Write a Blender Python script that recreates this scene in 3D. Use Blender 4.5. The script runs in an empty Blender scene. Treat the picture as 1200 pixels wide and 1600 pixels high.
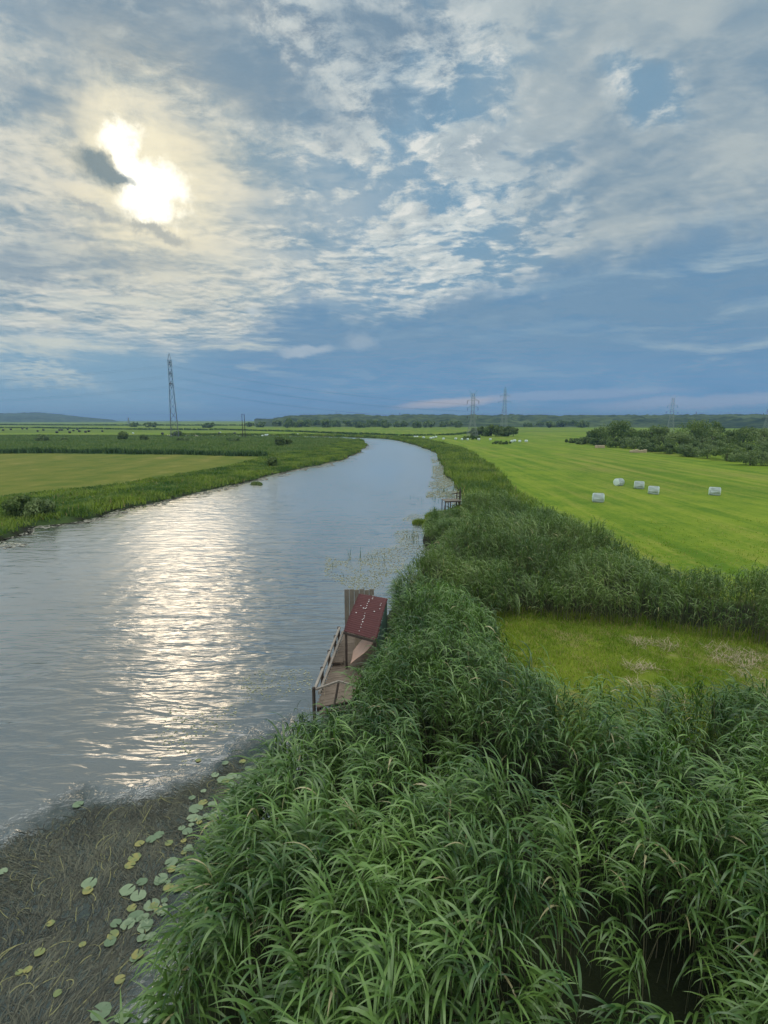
import bpy, bmesh, math, random
import numpy as np
from mathutils import Vector, Matrix

SC = bpy.context.scene
COL = SC.collection
RAD = math.radians
F, CAMH = 800.0, 9.0                       # focal length in photo pixels, eye height on the bridge
PITCH = math.atan2(144, F)

# ------------------------------------------------------------------ camera
cd = bpy.data.cameras.new('camera')
cam = bpy.data.objects.new('camera', cd)
COL.objects.link(cam)
cam.location = (0, 0, CAMH)
cam.rotation_euler = (RAD(90) - PITCH, 0, 0)
cd.sensor_fit = 'VERTICAL'
cd.sensor_height = 24.0
cd.lens = F / 1600 * 24.0
cd.clip_start = 0.1
cd.clip_end = 20000
SC.camera = cam
SC.render.resolution_x, SC.render.resolution_y = 768, 1024
SC.view_settings.view_transform = 'Standard'
SC.view_settings.look = 'None'
SC.view_settings.exposure = -2.6
SC.view_settings.gamma = 1.0
SC.cycles.max_bounces = 8
SC.cycles.transparent_max_bounces = 12
SC.cycles.volume_bounces = 0
SC.cycles.sample_clamp_indirect = 4.0
SC.cycles.use_denoising = True


def ray(px, py):
    """direction in the world of a photo pixel"""
    u, v = (px - 600) / F, (py - 800) / F
    c, s = math.cos(PITCH), math.sin(PITCH)
    return np.array([u, c - v * s, -s - v * c])


def at(px, py, z=0.45):
    """where the sight line through a photo pixel meets height z"""
    d = ray(px, py)
    t = (z - CAMH) / d[2]
    return float(d[0] * t), float(d[1] * t)


def scale_at(px, py, z=0.45):
    d = ray(px, py)
    return F / ((z - CAMH) / d[2])            # photo pixels per metre there


def azel(px, py):
    d = ray(px, py)
    d = d / np.linalg.norm(d)
    return math.degrees(math.atan2(d[0], d[1])), math.degrees(math.asin(d[2]))


SUN_AZ, SUN_EL = azel(240, 285)


# ------------------------------------------------------------------ node expressions
class X:
    """a node socket with arithmetic"""
    nt = None

    def __init__(self, s): self.s = s

    @staticmethod
    def put(sock, v):
        if isinstance(v, X): X.nt.links.new(v.s, sock)
        else: sock.default_value = v

    @staticmethod
    def m(op, a, b=0.0, c=None):
        n = X.nt.nodes.new('ShaderNodeMath'); n.operation = op
        X.put(n.inputs[0], a); X.put(n.inputs[1], b)
        if c is not None: X.put(n.inputs[2], c)
        return X(n.outputs[0])

    def __add__(a, b): return X.m('ADD', a, b)
    def __radd__(a, b): return X.m('ADD', b, a)
    def __sub__(a, b): return X.m('SUBTRACT', a, b)
    def __rsub__(a, b): return X.m('SUBTRACT', b, a)
    def __mul__(a, b): return X.m('MULTIPLY', a, b)
    def __rmul__(a, b): return X.m('MULTIPLY', b, a)
    def __truediv__(a, b): return X.m('DIVIDE', a, b)
    def __rtruediv__(a, b): return X.m('DIVIDE', b, a)


def sm(a, b, x):
    n = X.nt.nodes.new('ShaderNodeMapRange'); n.interpolation_type = 'SMOOTHSTEP'
    X.put(n.inputs[0], x)
    X.put(n.inputs[1], a); X.put(n.inputs[2], b)
    return X(n.outputs[0])


def clamp(x): return X.m('MINIMUM', X.m('MAXIMUM', x, 0.0), 1.0)


def noise(v, scale, detail=4, rough=0.55, dist=0.0, dim='3D'):
    n = X.nt.nodes.new('ShaderNodeTexNoise'); n.noise_dimensions = dim
    if v is not None: X.put(n.inputs['Vector'], v)
    n.inputs['Scale'].default_value = scale; n.inputs['Detail'].default_value = detail
    n.inputs['Roughness'].default_value = rough; n.inputs['Distortion'].default_value = dist
    return X(n.outputs['Fac'])


def mix(f, a, b):
    n = X.nt.nodes.new('ShaderNodeMix'); n.data_type = 'RGBA'
    X.put(n.inputs[0], f)
    X.put(n.inputs[6], a if isinstance(a, X) else (*a, 1)); X.put(n.inputs[7], b if isinstance(b, X) else (*b, 1))
    return X(n.outputs[2])


def vscale(v, s):
    n = X.nt.nodes.new('ShaderNodeMapping')
    X.put(n.inputs[0], v); n.inputs['Scale'].default_value = s
    return X(n.outputs[0])


def vmap(v, loc=(0, 0, 0), rotz=0.0, s=(1, 1, 1)):
    n = X.nt.nodes.new('ShaderNodeMapping')
    X.put(n.inputs[0], v); n.inputs['Location'].default_value = loc
    n.inputs['Rotation'].default_value = (0, 0, rotz); n.inputs['Scale'].default_value = s
    return X(n.outputs[0])


def comb(x, y, z=0.0):
    n = X.nt.nodes.new('ShaderNodeCombineXYZ')
    X.put(n.inputs[0], x); X.put(n.inputs[1], y); X.put(n.inputs[2], z)
    return X(n.outputs[0])


def sep(v):
    n = X.nt.nodes.new('ShaderNodeSeparateXYZ'); X.put(n.inputs[0], v)
    return X(n.outputs[0]), X(n.outputs[1]), X(n.outputs[2])


def attr(name):
    n = X.nt.nodes.new('ShaderNodeAttribute'); n.attribute_name = name
    return X(n.outputs['Fac'])


def geo_pos():
    return X(X.nt.nodes.new('ShaderNodeNewGeometry').outputs['Position'])


# ------------------------------------------------------------------ world: sky with broken cloud in front of a low sun
W = bpy.data.worlds.new('World')
SC.world = W
W.use_nodes = True
W.cycles.sampling_method = 'MANUAL'
W.cycles.sample_map_resolution = 512
X.nt = W.node_tree
X.nt.nodes.clear()
out = X.nt.nodes.new('ShaderNodeOutputWorld')
bg = X.nt.nodes.new('ShaderNodeBackground')
X.nt.links.new(bg.outputs[0], out.inputs[0])
sky = X.nt.nodes.new('ShaderNodeTexSky')
sky.sky_type = 'NISHITA'
sky.sun_disc = False
sky.sun_elevation = RAD(SUN_EL)
sky.sun_rotation = RAD(SUN_AZ)
sky.dust_density = 0.6
sky.ozone_density = 2.0
d = X(X.nt.nodes.new('ShaderNodeTexCoord').outputs['Generated'])
dx, dy, dz = sep(d)
az = X.m('ARCTAN2', dx, dy) * 57.29578
el = X.m('ARCSINE', dz) * 57.29578
h_ = X.m('MAXIMUM', dz, 0.0) + 0.1
p = comb(dx / h_, dy / h_, 0.0)               # a flat cloud deck overhead
q = comb(az * 0.05, el * 0.05, 3.0)
w1 = noise(p, 1.6, 4, 0.55) - 0.5
w2 = noise(vmap(p, (7, 3, 1)), 1.6, 4, 0.55) - 0.5
w3 = noise(vmap(q, (2, 5, 0)), 3.0, 5, 0.6) - 0.5
w4 = noise(vmap(q, (12, 1, 4)), 3.0, 5, 0.6) - 0.5
w5 = noise(vmap(q, (3, 8, 2)), 13.0, 6, 0.7) - 0.5
w6 = noise(vmap(q, (6, 2, 9)), 13.0, 6, 0.7) - 0.5


def blob(px, py, rx, ry, warp=1.0, tilt=0.0, soft=0.0):
    """soft ellipse of sky about the direction of (px,py), 1 inside, 0 outside"""
    a, e = azel(px, py)
    ra = abs(azel(px + rx, py)[0] - azel(px - rx, py)[0]) / 2
    re = abs(azel(px, py + ry)[1] - azel(px, py - ry)[1]) / 2
    A = az - a + w3 * (7.2 * warp) + w5 * (2.6 * warp)
    B = el - e + w4 * (7.2 * warp) + w6 * (2.6 * warp)
    c, s = math.cos(RAD(tilt)), math.sin(RAD(tilt))
    U = (A * c + B * s) / ra
    V = (B * c - A * s) / re
    return sm(1.6 + soft, 0.5 - min(soft, .4), X.m('SQRT', U * U + V * V))


pw = comb(dx / h_ + w1 * 0.25, dy / h_ + w2 * 0.25, 0.0)
nbig = noise(vmap(pw, (3.1, 1.7, 0.4), 0.3, (1.0, 1.3, 1)), 1.9, 6, 0.6)
npuff = X.nt.nodes.new('ShaderNodeTexVoronoi'); npuff.feature = 'SMOOTH_F1'; npuff.inputs['Scale'].default_value = 7.5; npuff.inputs['Smoothness'].default_value = 0.6
nwarp = noise(p, 9.0, 4, 0.6) - 0.5
X.put(npuff.inputs['Vector'], comb(dx / h_ + w1 * 0.35 + nwarp * 0.12, dy / h_ + w2 * 0.35 - nwarp * 0.10, 0.0))
puff = 1.0 - X(npuff.outputs['Distance']) * 1.25
nmid = noise(vmap(pw, (0.3, 9.2, 2.4), 0.5, (1, 1.25, 1)), 5.6, 8, 0.66)
_sx, _sy, _sz = [math.sin(math.radians(SUN_AZ)) * math.cos(math.radians(SUN_EL)), math.cos(math.radians(SUN_AZ)) * math.cos(math.radians(SUN_EL)), math.sin(math.radians(SUN_EL))]
tx = _sx / (_sz + 0.1) - dx / h_
ty = _sy / (_sz + 0.1) - dy / h_
tl = X.m('SQRT', tx * tx + ty * ty) + 0.25
pl_ = comb(dx / h_ + w1 * 0.25 + tx / tl * 0.055, dy / h_ + w2 * 0.25 + ty / tl * 0.055, 0.0)
nmid_s = noise(vmap(pl_, (0.3, 9.2, 2.4), 0.5, (1, 1.25, 1)), 5.6, 8, 0.66)     # the same deck a step nearer the sun
lit = nmid - nmid_s                                                              # sun-facing edges
nfine = noise(vmap(pw, (4.3, 2.2, 5.4)), 14.0, 6, 0.6)
nstr = noise(vmap(q, (0, 0, 7), RAD(10), (0.8, 4.5, 1)), 2.1, 7, 0.62, 0.4)     # long low streaks
nish = X.nt.nodes.new('ShaderNodeMix'); nish.data_type = 'RGBA'; nish.blend_type = 'MULTIPLY'
nish.inputs[0].default_value = 1.0
X.nt.links.new(sky.outputs[0], nish.inputs[6])
nish.inputs[7].default_value = (0.0247, 0.028, 0.0303, 1)
gap_raw = X(nish.outputs[2])
gap = mix(0.7, gap_raw, (0.25, 0.44, 0.60))
dens = nmid * 0.62 + nbig * 0.42 + nfine * 0.16 + puff * 0.14
gaps = clamp(blob(610, 300, 150, 34, 1.0, -4, .3) + blob(480, 262, 70, 20, 1.0, 0, .3) * 0.8 + blob(1010, 140, 66, 34, 0.9, -30, .3) + blob(680, 200, 56, 24, 1.0, 0, .3) * 0.8 + blob(760, 60, 90, 40, 1.0, 0, .3) * 0.6 + blob(450, 330, 90, 30, 1.0, 0, .3) * 0.5)
cover = sm(0.575, 0.70, dens - gaps * 0.085)
core = sm(0.58, 0.84, nbig * 0.75 + nmid * 0.3 + nfine * 0.1)
cl = mix(core, (0.62, 0.68, 0.67), (0.30, 0.39, 0.455))
cl = mix(sm(0.0, 0.16, lit) * 0.8, cl, (0.86, 0.86, 0.80))
cl = mix(sm(0.0, -0.16, lit) * 0.65, cl, (0.30, 0.38, 0.45))
skyc = mix(cover * 0.94, gap, cl)
# grey thick cloud over the top of the picture
tg = clamp(blob(430, 90, 240, 110, 1.4) * 0.75 + blob(620, 30, 160, 60, 1.2) * 0.5 + blob(200, 30, 110, 80, 1.4) * 0.75)
nsoft = noise(vmap(pw, (1.5, 6.1, 3.3)), 3.0, 5, 0.5)
tgc = mix(sm(0.42, 0.60, nsoft * 0.6 + nmid * 0.2 + puff * 0.10 + nfine * 0.10 + lit * 0.7), (0.165, 0.25, 0.345), (0.52, 0.585, 0.60))
skyc = mix(tg * 0.9, skyc, tgc)
# smooth grey sheet to the right
rs = sm(7.0, 24.0, az + w3 * 20.0 + (el - 18.0) * 0.3)
rsc = mix(sm(0.36, 0.68, nsoft * 0.5 + nbig * 0.45 + nmid * 0.08 + lit * 0.15), (0.19, 0.295, 0.39), (0.42, 0.485, 0.50))
skyc = mix(rs * 0.9 * (1.0 - blob(1010, 140, 66, 34, 0.9, -30, .3) * 0.8), skyc, rsc)
# pale veil round the sun, with darker drifting scraps
veil = blob(170, 330, 330, 250, 1.2, 0, 0.5)
vc = mix(sm(0.40, 0.62, nstr * 0.45 + nsoft * 0.4 + nmid * 0.2 + lit * 0.22), (0.20, 0.30, 0.365), (0.72, 0.695, 0.595))
skyc = mix(veil * 0.82, skyc, vc)
for b_ in ((110, 40, 110, 60, 0, .75), (330, 60, 120, 50, -10, .75), (440, 150, 110, 40, -12, .55), (580, 40, 70, 50, 0, .6), (70, 165, 110, 26, -8, .7), (35, 410, 90, 26, 4, .8), (200, 415, 80, 20, 4, .7), (110, 125, 60, 22, 10, .35), (130, 385, 70, 14, -6, .5)):
    skyc = mix(blob(*b_[:4], 1.1, b_[4], 0.3) * b_[5], skyc, (0.205, 0.305, 0.395))
# blue-grey rain sheet low down; its upper edge climbs to the right
edge = 12.0 + sm(-6.0, -21.0, az) * -5.0 + sm(4.0, 28.0, az) * 4.0 + w3 * 7.5 + w1 * 2.5
low = sm(edge + 2.0, edge - 1.6, el)
lowc = mix(sm(0.0, 10.5, el), (0.138, 0.305, 0.525), (0.165, 0.295, 0.435))
lowc = mix(sm(0.48, 0.70, nstr) * 0.42, lowc, (0.30, 0.44, 0.545))
lowc = mix(sm(0.55, 0.34, nbig) * 0.4, lowc, (0.115, 0.265, 0.455))
lowc = mix(sm(16.0, 32.0, az) * sm(2.5, 7.0, el) * sm(0.5, 0.72, nstr + w4 * 0.4) * 0.6, lowc, (0.42, 0.52, 0.56))
lowc = mix(sm(-11.0, -29.0, az) * 0.55, lowc, (0.27, 0.45, 0.555))
skyc = mix(low * 0.95, skyc, lowc)
# warm streaks left under the sun, cumulus low on the left, lit scraps near the horizon
skyc = mix(sm(0.50, 0.66, nstr + w2 * 0.12) * sm(-5.0, -18.0, az + w3 * 11.0) * sm(3.5, 6.3, el) * sm(19.0, 9.5, el) * 0.85, skyc, (0.64, 0.67, 0.60))
skyc = mix(blob(65, 592, 85, 20, 0.9) * sm(0.36, 0.6, nfine * 0.5 + nmid * 0.5) * 0.85, skyc, (0.55, 0.62, 0.60))
skyc = mix(blob(700, 629, 70, 6, 0.10, 4) * 0.7, skyc, (0.60, 0.53, 0.53))
skyc = mix(blob(880, 618, 150, 7, 0.14, 2) * 0.35, skyc, (0.42, 0.47, 0.58))
skyc = mix(blob(1090, 628, 170, 10, 0.2, 2) * 0.5, skyc, (0.44, 0.48, 0.58))
skyc = mix(blob(480, 545, 34, 8, 0.5) * 0.6, skyc, (0.50, 0.57, 0.62))
skyc = mix(blob(556, 538, 24, 14, 0.6) * 0.45, skyc, (0.44, 0.52, 0.58))
skyc = mix(blob(395, 487, 11, 5, 0.3) * 0.7, skyc, (0.52, 0.60, 0.64))
# glow of the veiled sun, then the white gap itself and the dark scrap across it
A0 = (az - SUN_AZ) * 0.93
B0 = el - SUN_EL
rr = X.m('SQRT', A0 * A0 + B0 * B0)
glow = X.m('POWER', 2.71828, X.m('MULTIPLY', rr * rr, -1 / 55.0))
skyc = mix(clamp(glow * (0.35 + sm(0.36, 0.66, nmid * 0.6 + nstr * 0.4) * 0.8)) * 0.9, skyc, (0.90, 0.81, 0.57))
hole = clamp(blob(194, 212, 22, 24, 0.85, 0, .4) * 0.85 + blob(208, 250, 14, 20, 0.8, 0, .4) * 0.6 + blob(243, 286, 30, 24, 0.85, 0, .4) + blob(238, 322, 30, 19, 0.85, 0, .4) * 0.9)
rim = clamp(blob(192, 212, 52, 56, 1.1, 0, .4) + blob(238, 300, 74, 70, 1.1, 0, .4))
skyc = mix(rim * (0.45 + nmid * 0.6), skyc, (0.98, 0.90, 0.66))
skyc = mix(hole, skyc, (2.0, 1.9, 1.62))
dark = clamp(blob(158, 262, 40, 24, 0.7, -14) + blob(202, 280, 24, 9, 0.5, -10) * 0.75)
skyc = mix(dark * 0.92, skyc, (0.20, 0.27, 0.30))
skyc = mix(blob(245, 366, 46, 11, 0.8, -14) * 0.7, skyc, (0.36, 0.40, 0.40))
skyc = mix(blob(140, 335, 44, 9, 0.8, -12) * 0.55, skyc, (0.36, 0.40, 0.41))
# out-of-view sky behind and above the bridge, brightened to add fill light
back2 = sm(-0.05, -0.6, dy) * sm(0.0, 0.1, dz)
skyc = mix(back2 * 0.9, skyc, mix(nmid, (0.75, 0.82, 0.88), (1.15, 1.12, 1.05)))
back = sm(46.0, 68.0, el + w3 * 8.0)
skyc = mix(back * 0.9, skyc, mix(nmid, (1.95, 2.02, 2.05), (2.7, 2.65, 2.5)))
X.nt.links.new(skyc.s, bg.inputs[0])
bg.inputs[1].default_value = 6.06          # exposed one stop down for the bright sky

# ------------------------------------------------------------------ sun, veiled by thin cloud
sl = bpy.data.lights.new('sun', 'SUN')
sl.energy = 0.5
sl.angle = RAD(10)
sl.color = (1.0, 0.80, 0.58)
so = bpy.data.objects.new('sun', sl)
COL.objects.link(so)
a_, e_ = RAD(SUN_AZ), RAD(SUN_EL)
sd_ = Vector((math.sin(a_) * math.cos(e_), math.cos(a_) * math.cos(e_), math.sin(e_)))
so.rotation_euler = (-sd_).to_track_quat('-Z', 'Y').to_euler()
so.location = (-60, 100, 80)


# ------------------------------------------------------------------ materials
def mat(name, fn):
    m = bpy.data.materials.new(name)
    m.use_nodes = True
    X.nt = m.node_tree
    X.nt.nodes.clear()
    o = X.nt.nodes.new('ShaderNodeOutputMaterial')
    s = fn()
    X.nt.links.new(s, o.inputs[0])
    return m


def princ(col, rough=0.6, spec=0.5, bump=None, bs=0.3, bd=0.02, metal=0.0):
    b = X.nt.nodes.new('ShaderNodeBsdfPrincipled')
    X.put(b.inputs['Base Color'], col if isinstance(col, X) else (*col, 1))
    X.put(b.inputs['Roughness'], rough)
    b.inputs['Specular IOR Level'].default_value = spec
    b.inputs['Metallic'].default_value = metal
    if bump is not None:
        n = X.nt.nodes.new('ShaderNodeBump')
        n.inputs['Strength'].default_value = bs; n.inputs['Distance'].default_value = bd
        X.put(n.inputs['Height'], bump)
        X.nt.links.new(n.outputs[0], b.inputs['Normal'])
    return b.outputs[0]


def leafy(c1, c2, c3=None, rough=0.5, trans=0.35, tcol=None, spec=0.4, pos_scale=0.25, patch=1.6):
    """leaf surface: hue varies per leaf (attribute tint) and in slow patches"""
    def fn():
        t = attr('tint')
        n = noise(geo_pos(), pos_scale, 3, 0.6)
        col = mix(clamp(t * 0.9 - 0.06 + (n - 0.5) * patch + 0.1), c1, c2)
        if c3 is not None:
            col = mix(sm(0.90, 0.985, t), col, c3)
        b = princ(col, rough, spec)
        tr = X.nt.nodes.new('ShaderNodeBsdfTranslucent')
        tm = X.nt.nodes.new('ShaderNodeMix'); tm.data_type = 'RGBA'; tm.blend_type = 'MULTIPLY'
        tm.inputs[0].default_value = 1.0
        X.put(tm.inputs[6], col); tm.inputs[7].default_value = (*(tcol or (1.3, 1.5, 0.6)), 1)
        X.nt.links.new(tm.outputs[2], tr.inputs[0])
        ms = X.nt.nodes.new('ShaderNodeMixShader'); ms.inputs[0].default_value = trans
        X.nt.links.new(b, ms.inputs[1]); X.nt.links.new(tr.outputs[0], ms.inputs[2])
        return ms.outputs[0]
    return fn


M = {}
M['reed_leaf'] = mat('reed_leaf', leafy((0.024, 0.074, 0.018), (0.195, 0.330, 0.078), (0.42, 0.38, 0.20), 0.34, 0.15, (1.2, 1.5, 0.5), 0.65, 0.5, 2.2))
M['reed_stem'] = mat('reed_stem', leafy((0.10, 0.13, 0.06), (0.24, 0.22, 0.13), (0.36, 0.30, 0.20), 0.6, 0.0))
M['reed_far'] = mat('reed_far', leafy((0.050, 0.115, 0.028), (0.275, 0.375, 0.125), (0.46, 0.42, 0.22), 0.4, 0.22, (1.3, 1.5, 0.7), 0.5, 0.22))
M['bank_grass'] = mat('bank_grass', leafy((0.06, 0.130, 0.024), (0.250, 0.320, 0.050), (0.32, 0.27, 0.11), 0.55, 0.35, (1.2, 1.4, 0.6), 0.35, 0.16, 3.2))
M['marsh_grass'] = mat('marsh_grass', leafy((0.095, 0.170, 0.045), (0.200, 0.265, 0.068), (0.26, 0.24, 0.10), 0.6, 0.3, (1.1, 1.3, 0.7), 0.3, 0.06))
M['ditch_grass'] = mat('ditch_grass', leafy((0.040, 0.090, 0.030), (0.085, 0.150, 0.045), None, 0.7, 0.12, None, 0.2, 0.1))
M['lawn'] = mat('lawn', leafy((0.135, 0.250, 0.014), (0.31, 0.41, 0.040), (0.42, 0.34, 0.15), 0.6, 0.3, (1.1, 1.2, 0.5), 0.3, 0.45, 2.6))
M['tree_leaf'] = mat('tree_leaf', leafy((0.060, 0.115, 0.030), (0.200, 0.265, 0.070), None, 0.55, 0.25, (1.1, 1.4, 0.6), 0.35, 0.12))
M['willow_leaf'] = mat('willow_leaf', leafy((0.095, 0.160, 0.052), (0.250, 0.315, 0.120), None, 0.55, 0.25, (1.1, 1.3, 0.7), 0.35, 0.12))
M['bark'] = mat('bark', lambda: princ(mix(noise(geo_pos(), 3, 4), (0.05, 0.04, 0.03), (0.13, 0.11, 0.085)), 0.9, 0.2))


def wood(c1, c2, along=(1, 1, 1), sc=6):
    def fn():
        tc = X(X.nt.nodes.new('ShaderNodeTexCoord').outputs['Object'])
        n = noise(vscale(tc, along), sc, 6, 0.65, 0.6)
        n2 = noise(tc, 1.7, 3)
        return princ(mix(clamp(n * 1.3 - 0.2 + (n2 - 0.5) * 0.8), c1, c2), 0.8, 0.25, n, 0.35, 0.01)
    return fn


M['wood_deck'] = mat('wood_deck', wood((0.10, 0.075, 0.055), (0.33, 0.27, 0.21), (0.6, 6, 6)))
M['wood_rail'] = mat('wood_rail', wood((0.18, 0.155, 0.13), (0.46, 0.42, 0.36), (6, 0.5, 6)))
M['wood_dark'] = mat('wood_dark', wood((0.035, 0.028, 0.024), (0.10, 0.08, 0.065), (5, 5, 0.7)))
M['wood_panel'] = mat('wood_panel', wood((0.12, 0.115, 0.10), (0.30, 0.26, 0.20), (6, 6, 0.6)))
M['wood_tan'] = mat('wood_tan', wood((0.22, 0.175, 0.125), (0.40, 0.33, 0.24), (7, 7, 0.5)))
M['wood_green'] = mat('wood_green', wood((0.055, 0.105, 0.085), (0.13, 0.20, 0.16), (7, 7, 0.5)))


def roof_fn():
    tc = X(X.nt.nodes.new('ShaderNodeTexCoord').outputs['Object'])
    n = noise(tc, 2.2, 5, 0.6); n2 = noise(vscale(tc, (1, 5, 1)), 9, 4)
    return princ(mix(clamp(n * 0.8 + n2 * 0.4 - 0.1), (0.058, 0.017, 0.018), (0.135, 0.040, 0.038)), 0.55, 0.4)


M['roof_red'] = mat('roof_red', roof_fn)
M['dropping'] = mat('dropping', lambda: princ((0.80, 0.80, 0.78), 0.8))
M['peach'] = mat('peach', lambda: princ(mix(noise(geo_pos(), 3, 4), (0.58, 0.34, 0.24), (0.74, 0.52, 0.40)), 0.5))
M['steel'] = mat('steel', lambda: princ(mix(noise(geo_pos(), 0.5, 4), (0.20, 0.24, 0.24), (0.34, 0.38, 0.37)), 0.6, 0.4))
M['steel_dark'] = mat('steel_dark', lambda: princ((0.075, 0.085, 0.095), 0.6, 0.4))
M['steel_mid'] = mat('steel_mid', lambda: princ((0.15, 0.17, 0.185), 0.6, 0.4))
M['insulator'] = mat('insulator', lambda: princ((0.06, 0.045, 0.04), 0.3))
M['cable'] = mat('cable', lambda: princ((0.06, 0.065, 0.075), 0.6))
M['straw'] = mat('straw', lambda: princ(mix(noise(geo_pos(), 4, 5), (0.36, 0.29, 0.19), (0.56, 0.48, 0.34)), 0.9, 0.1))


def wrap_fn():
    tc = X(X.nt.nodes.new('ShaderNodeTexCoord').outputs['Object'])
    n = noise(vscale(tc, (5, 1.2, 1.2)), 2, 3, 0.5, 0.5)
    n2 = noise(tc, 2.0, 3)
    return princ(mix(n2 * 0.6 + n * 0.4, (0.66, 0.82, 0.78), (0.80, 0.90, 0.87)), 0.7, 0.15)


M['bale_wrap'] = mat('bale_wrap', wrap_fn)
M['bale_fold'] = mat('bale_fold', lambda: princ((0.74, 0.84, 0.81), 0.4, 0.4))
M['bale_dark'] = mat('bale_dark', lambda: princ((0.030, 0.034, 0.028), 0.5))


def pad_fn():
    tc = geo_pos()
    t = attr('tint')
    n = noise(tc, 9, 4)
    col = mix(clamp(t * 0.8 + (n - 0.5) * 0.8), (0.12, 0.19, 0.10), (0.25, 0.33, 0.19))
    col = mix(sm(0.66, 0.78, noise(tc, 9, 5, 0.7) + t * 0.10), col, (0.30, 0.29, 0.11))
    col = mix(sm(0.56, 0.64, noise(tc, 22, 4, 0.7)) * 0.6, col, (0.07, 0.12, 0.05))
    return princ(col, 0.38, 0.5, n, 0.2, 0.01)


def padyellow_fn():
    tc = geo_pos()
    n = noise(tc, 7, 4)
    return princ(mix(sm(0.4, 0.6, n), (0.27, 0.26, 0.075), (0.16, 0.21, 0.07)), 0.45, 0.5, n, 0.2, 0.01)


M['pad'] = mat('pad', pad_fn)
M['pad_yellow'] = mat('pad_yellow', padyellow_fn)
M['weed'] = mat('weed', leafy((0.024, 0.027, 0.020), (0.165, 0.170, 0.115), (0.27, 0.27, 0.11), 0.5, 0.0, None, 0.3, 0.55))
M['algae'] = mat('algae', leafy((0.28, 0.31, 0.17), (0.48, 0.48, 0.32), (0.55, 0.50, 0.38), 0.7, 0.0, None, 0.3, 0.3))
M['foam'] = mat('foam', leafy((0.30, 0.31, 0.24), (0.50, 0.47, 0.38), None, 0.7, 0.0, None, 0.3, 0.2))


def terrain_fn():
    P = geo_pos()
    x, y, z = sep(P)
    nb = noise(P, 0.035, 4, 0.6); nm = noise(P, 0.22, 5, 0.65); nf = noise(P, 2.2, 5, 0.7); nff = noise(P, 9.0, 4, 0.7)
    row = noise(vmap(P, (0, 0, 0), RAD(-14), (0.62, 0.022, 1)), 1.0, 5, 0.6)      # mowing rows run along the river
    row2 = noise(vmap(P, (5, 0, 0), RAD(76), (0.30, 0.020, 1)), 1.0, 4, 0.6)
    # mown meadow
    mown = mix(clamp((nm - 0.5) * 2.4 + (row - 0.5) * 2.4 + (nf - 0.5) * 1.6 + (nff - 0.5) * 0.8 + 0.5), (0.095, 0.185, 0.010), (0.205, 0.285, 0.020))
    mown = mix(sm(0.50, 0.68, nb * 0.5 + row2 * 0.5) * 0.8, mown, (0.085, 0.160, 0.009))
    mown = mix(sm(0.50, 0.68, row * 0.45 + nf * 0.3 + nb * 0.3) * 0.7, mown, (0.300, 0.270, 0.070))
    band = noise(vmap(P, (2, 0, 0), RAD(6), (0.0035, 0.028, 1)), 1.0, 4, 0.55)
    mown = mix(sm(0.48, 0.62, band) * 0.6 * sm(150.0, 330.0, y), mown, (0.075, 0.130, 0.022))
    # yellowed hay meadow on the far bank
    hay = mix(clamp((nm - 0.5) * 1.8 + (row2 - 0.5) * 1.4 + (nf - 0.5) * 0.8 + 0.5), (0.080, 0.135, 0.012), (0.200, 0.200, 0.036))
    hay = mix(sm(0.56, 0.70, row2 * 0.6 + nm * 0.4) * 0.7, hay, (0.29, 0.25, 0.085))
    rough = mix(clamp((nm - 0.5) * 2 + (nf - 0.5) + 0.5), (0.035, 0.085, 0.022), (0.085, 0.15, 0.030))
    cut = mix(clamp((nm - 0.5) * 2.2 + (nf - 0.5) * 1.2 + 0.45), (0.11, 0.175, 0.012), (0.225, 0.265, 0.034))
    cut = mix(sm(0.50, 0.66, noise(P, 0.55, 5, 0.7, 0.5)) * 0.8, cut, (0.30, 0.245, 0.115))
    mud = mix(nf, (0.010, 0.012, 0.007), (0.030, 0.028, 0.018))
    bed = mix(nm, (0.010, 0.020, 0.017), (0.022, 0.030, 0.023))
    col = mix(attr('mown'), rough, mown)
    col = mix(attr('hay'), col, hay)
    col = mix(attr('cut'), col, cut)
    col = mix(attr('mud'), col, mud)
    col = mix(sm(-0.05, -0.12, z), col, bed)
    wb = noise(vmap(P, (0, 0, 0), RAD(40), (1.5, 9.0, 1)), 2.2, 6, 0.7, 0.9)
    col = mix(attr('weedbed'), col, mix(sm(0.3, 0.7, wb), (0.010, 0.011, 0.009), (0.080, 0.075, 0.052)))
    return princ(col, 0.9, 0.15, nf * 0.6 + nff * 0.4, 0.8, 0.12)


M['terrain'] = mat('terrain', terrain_fn)


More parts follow.
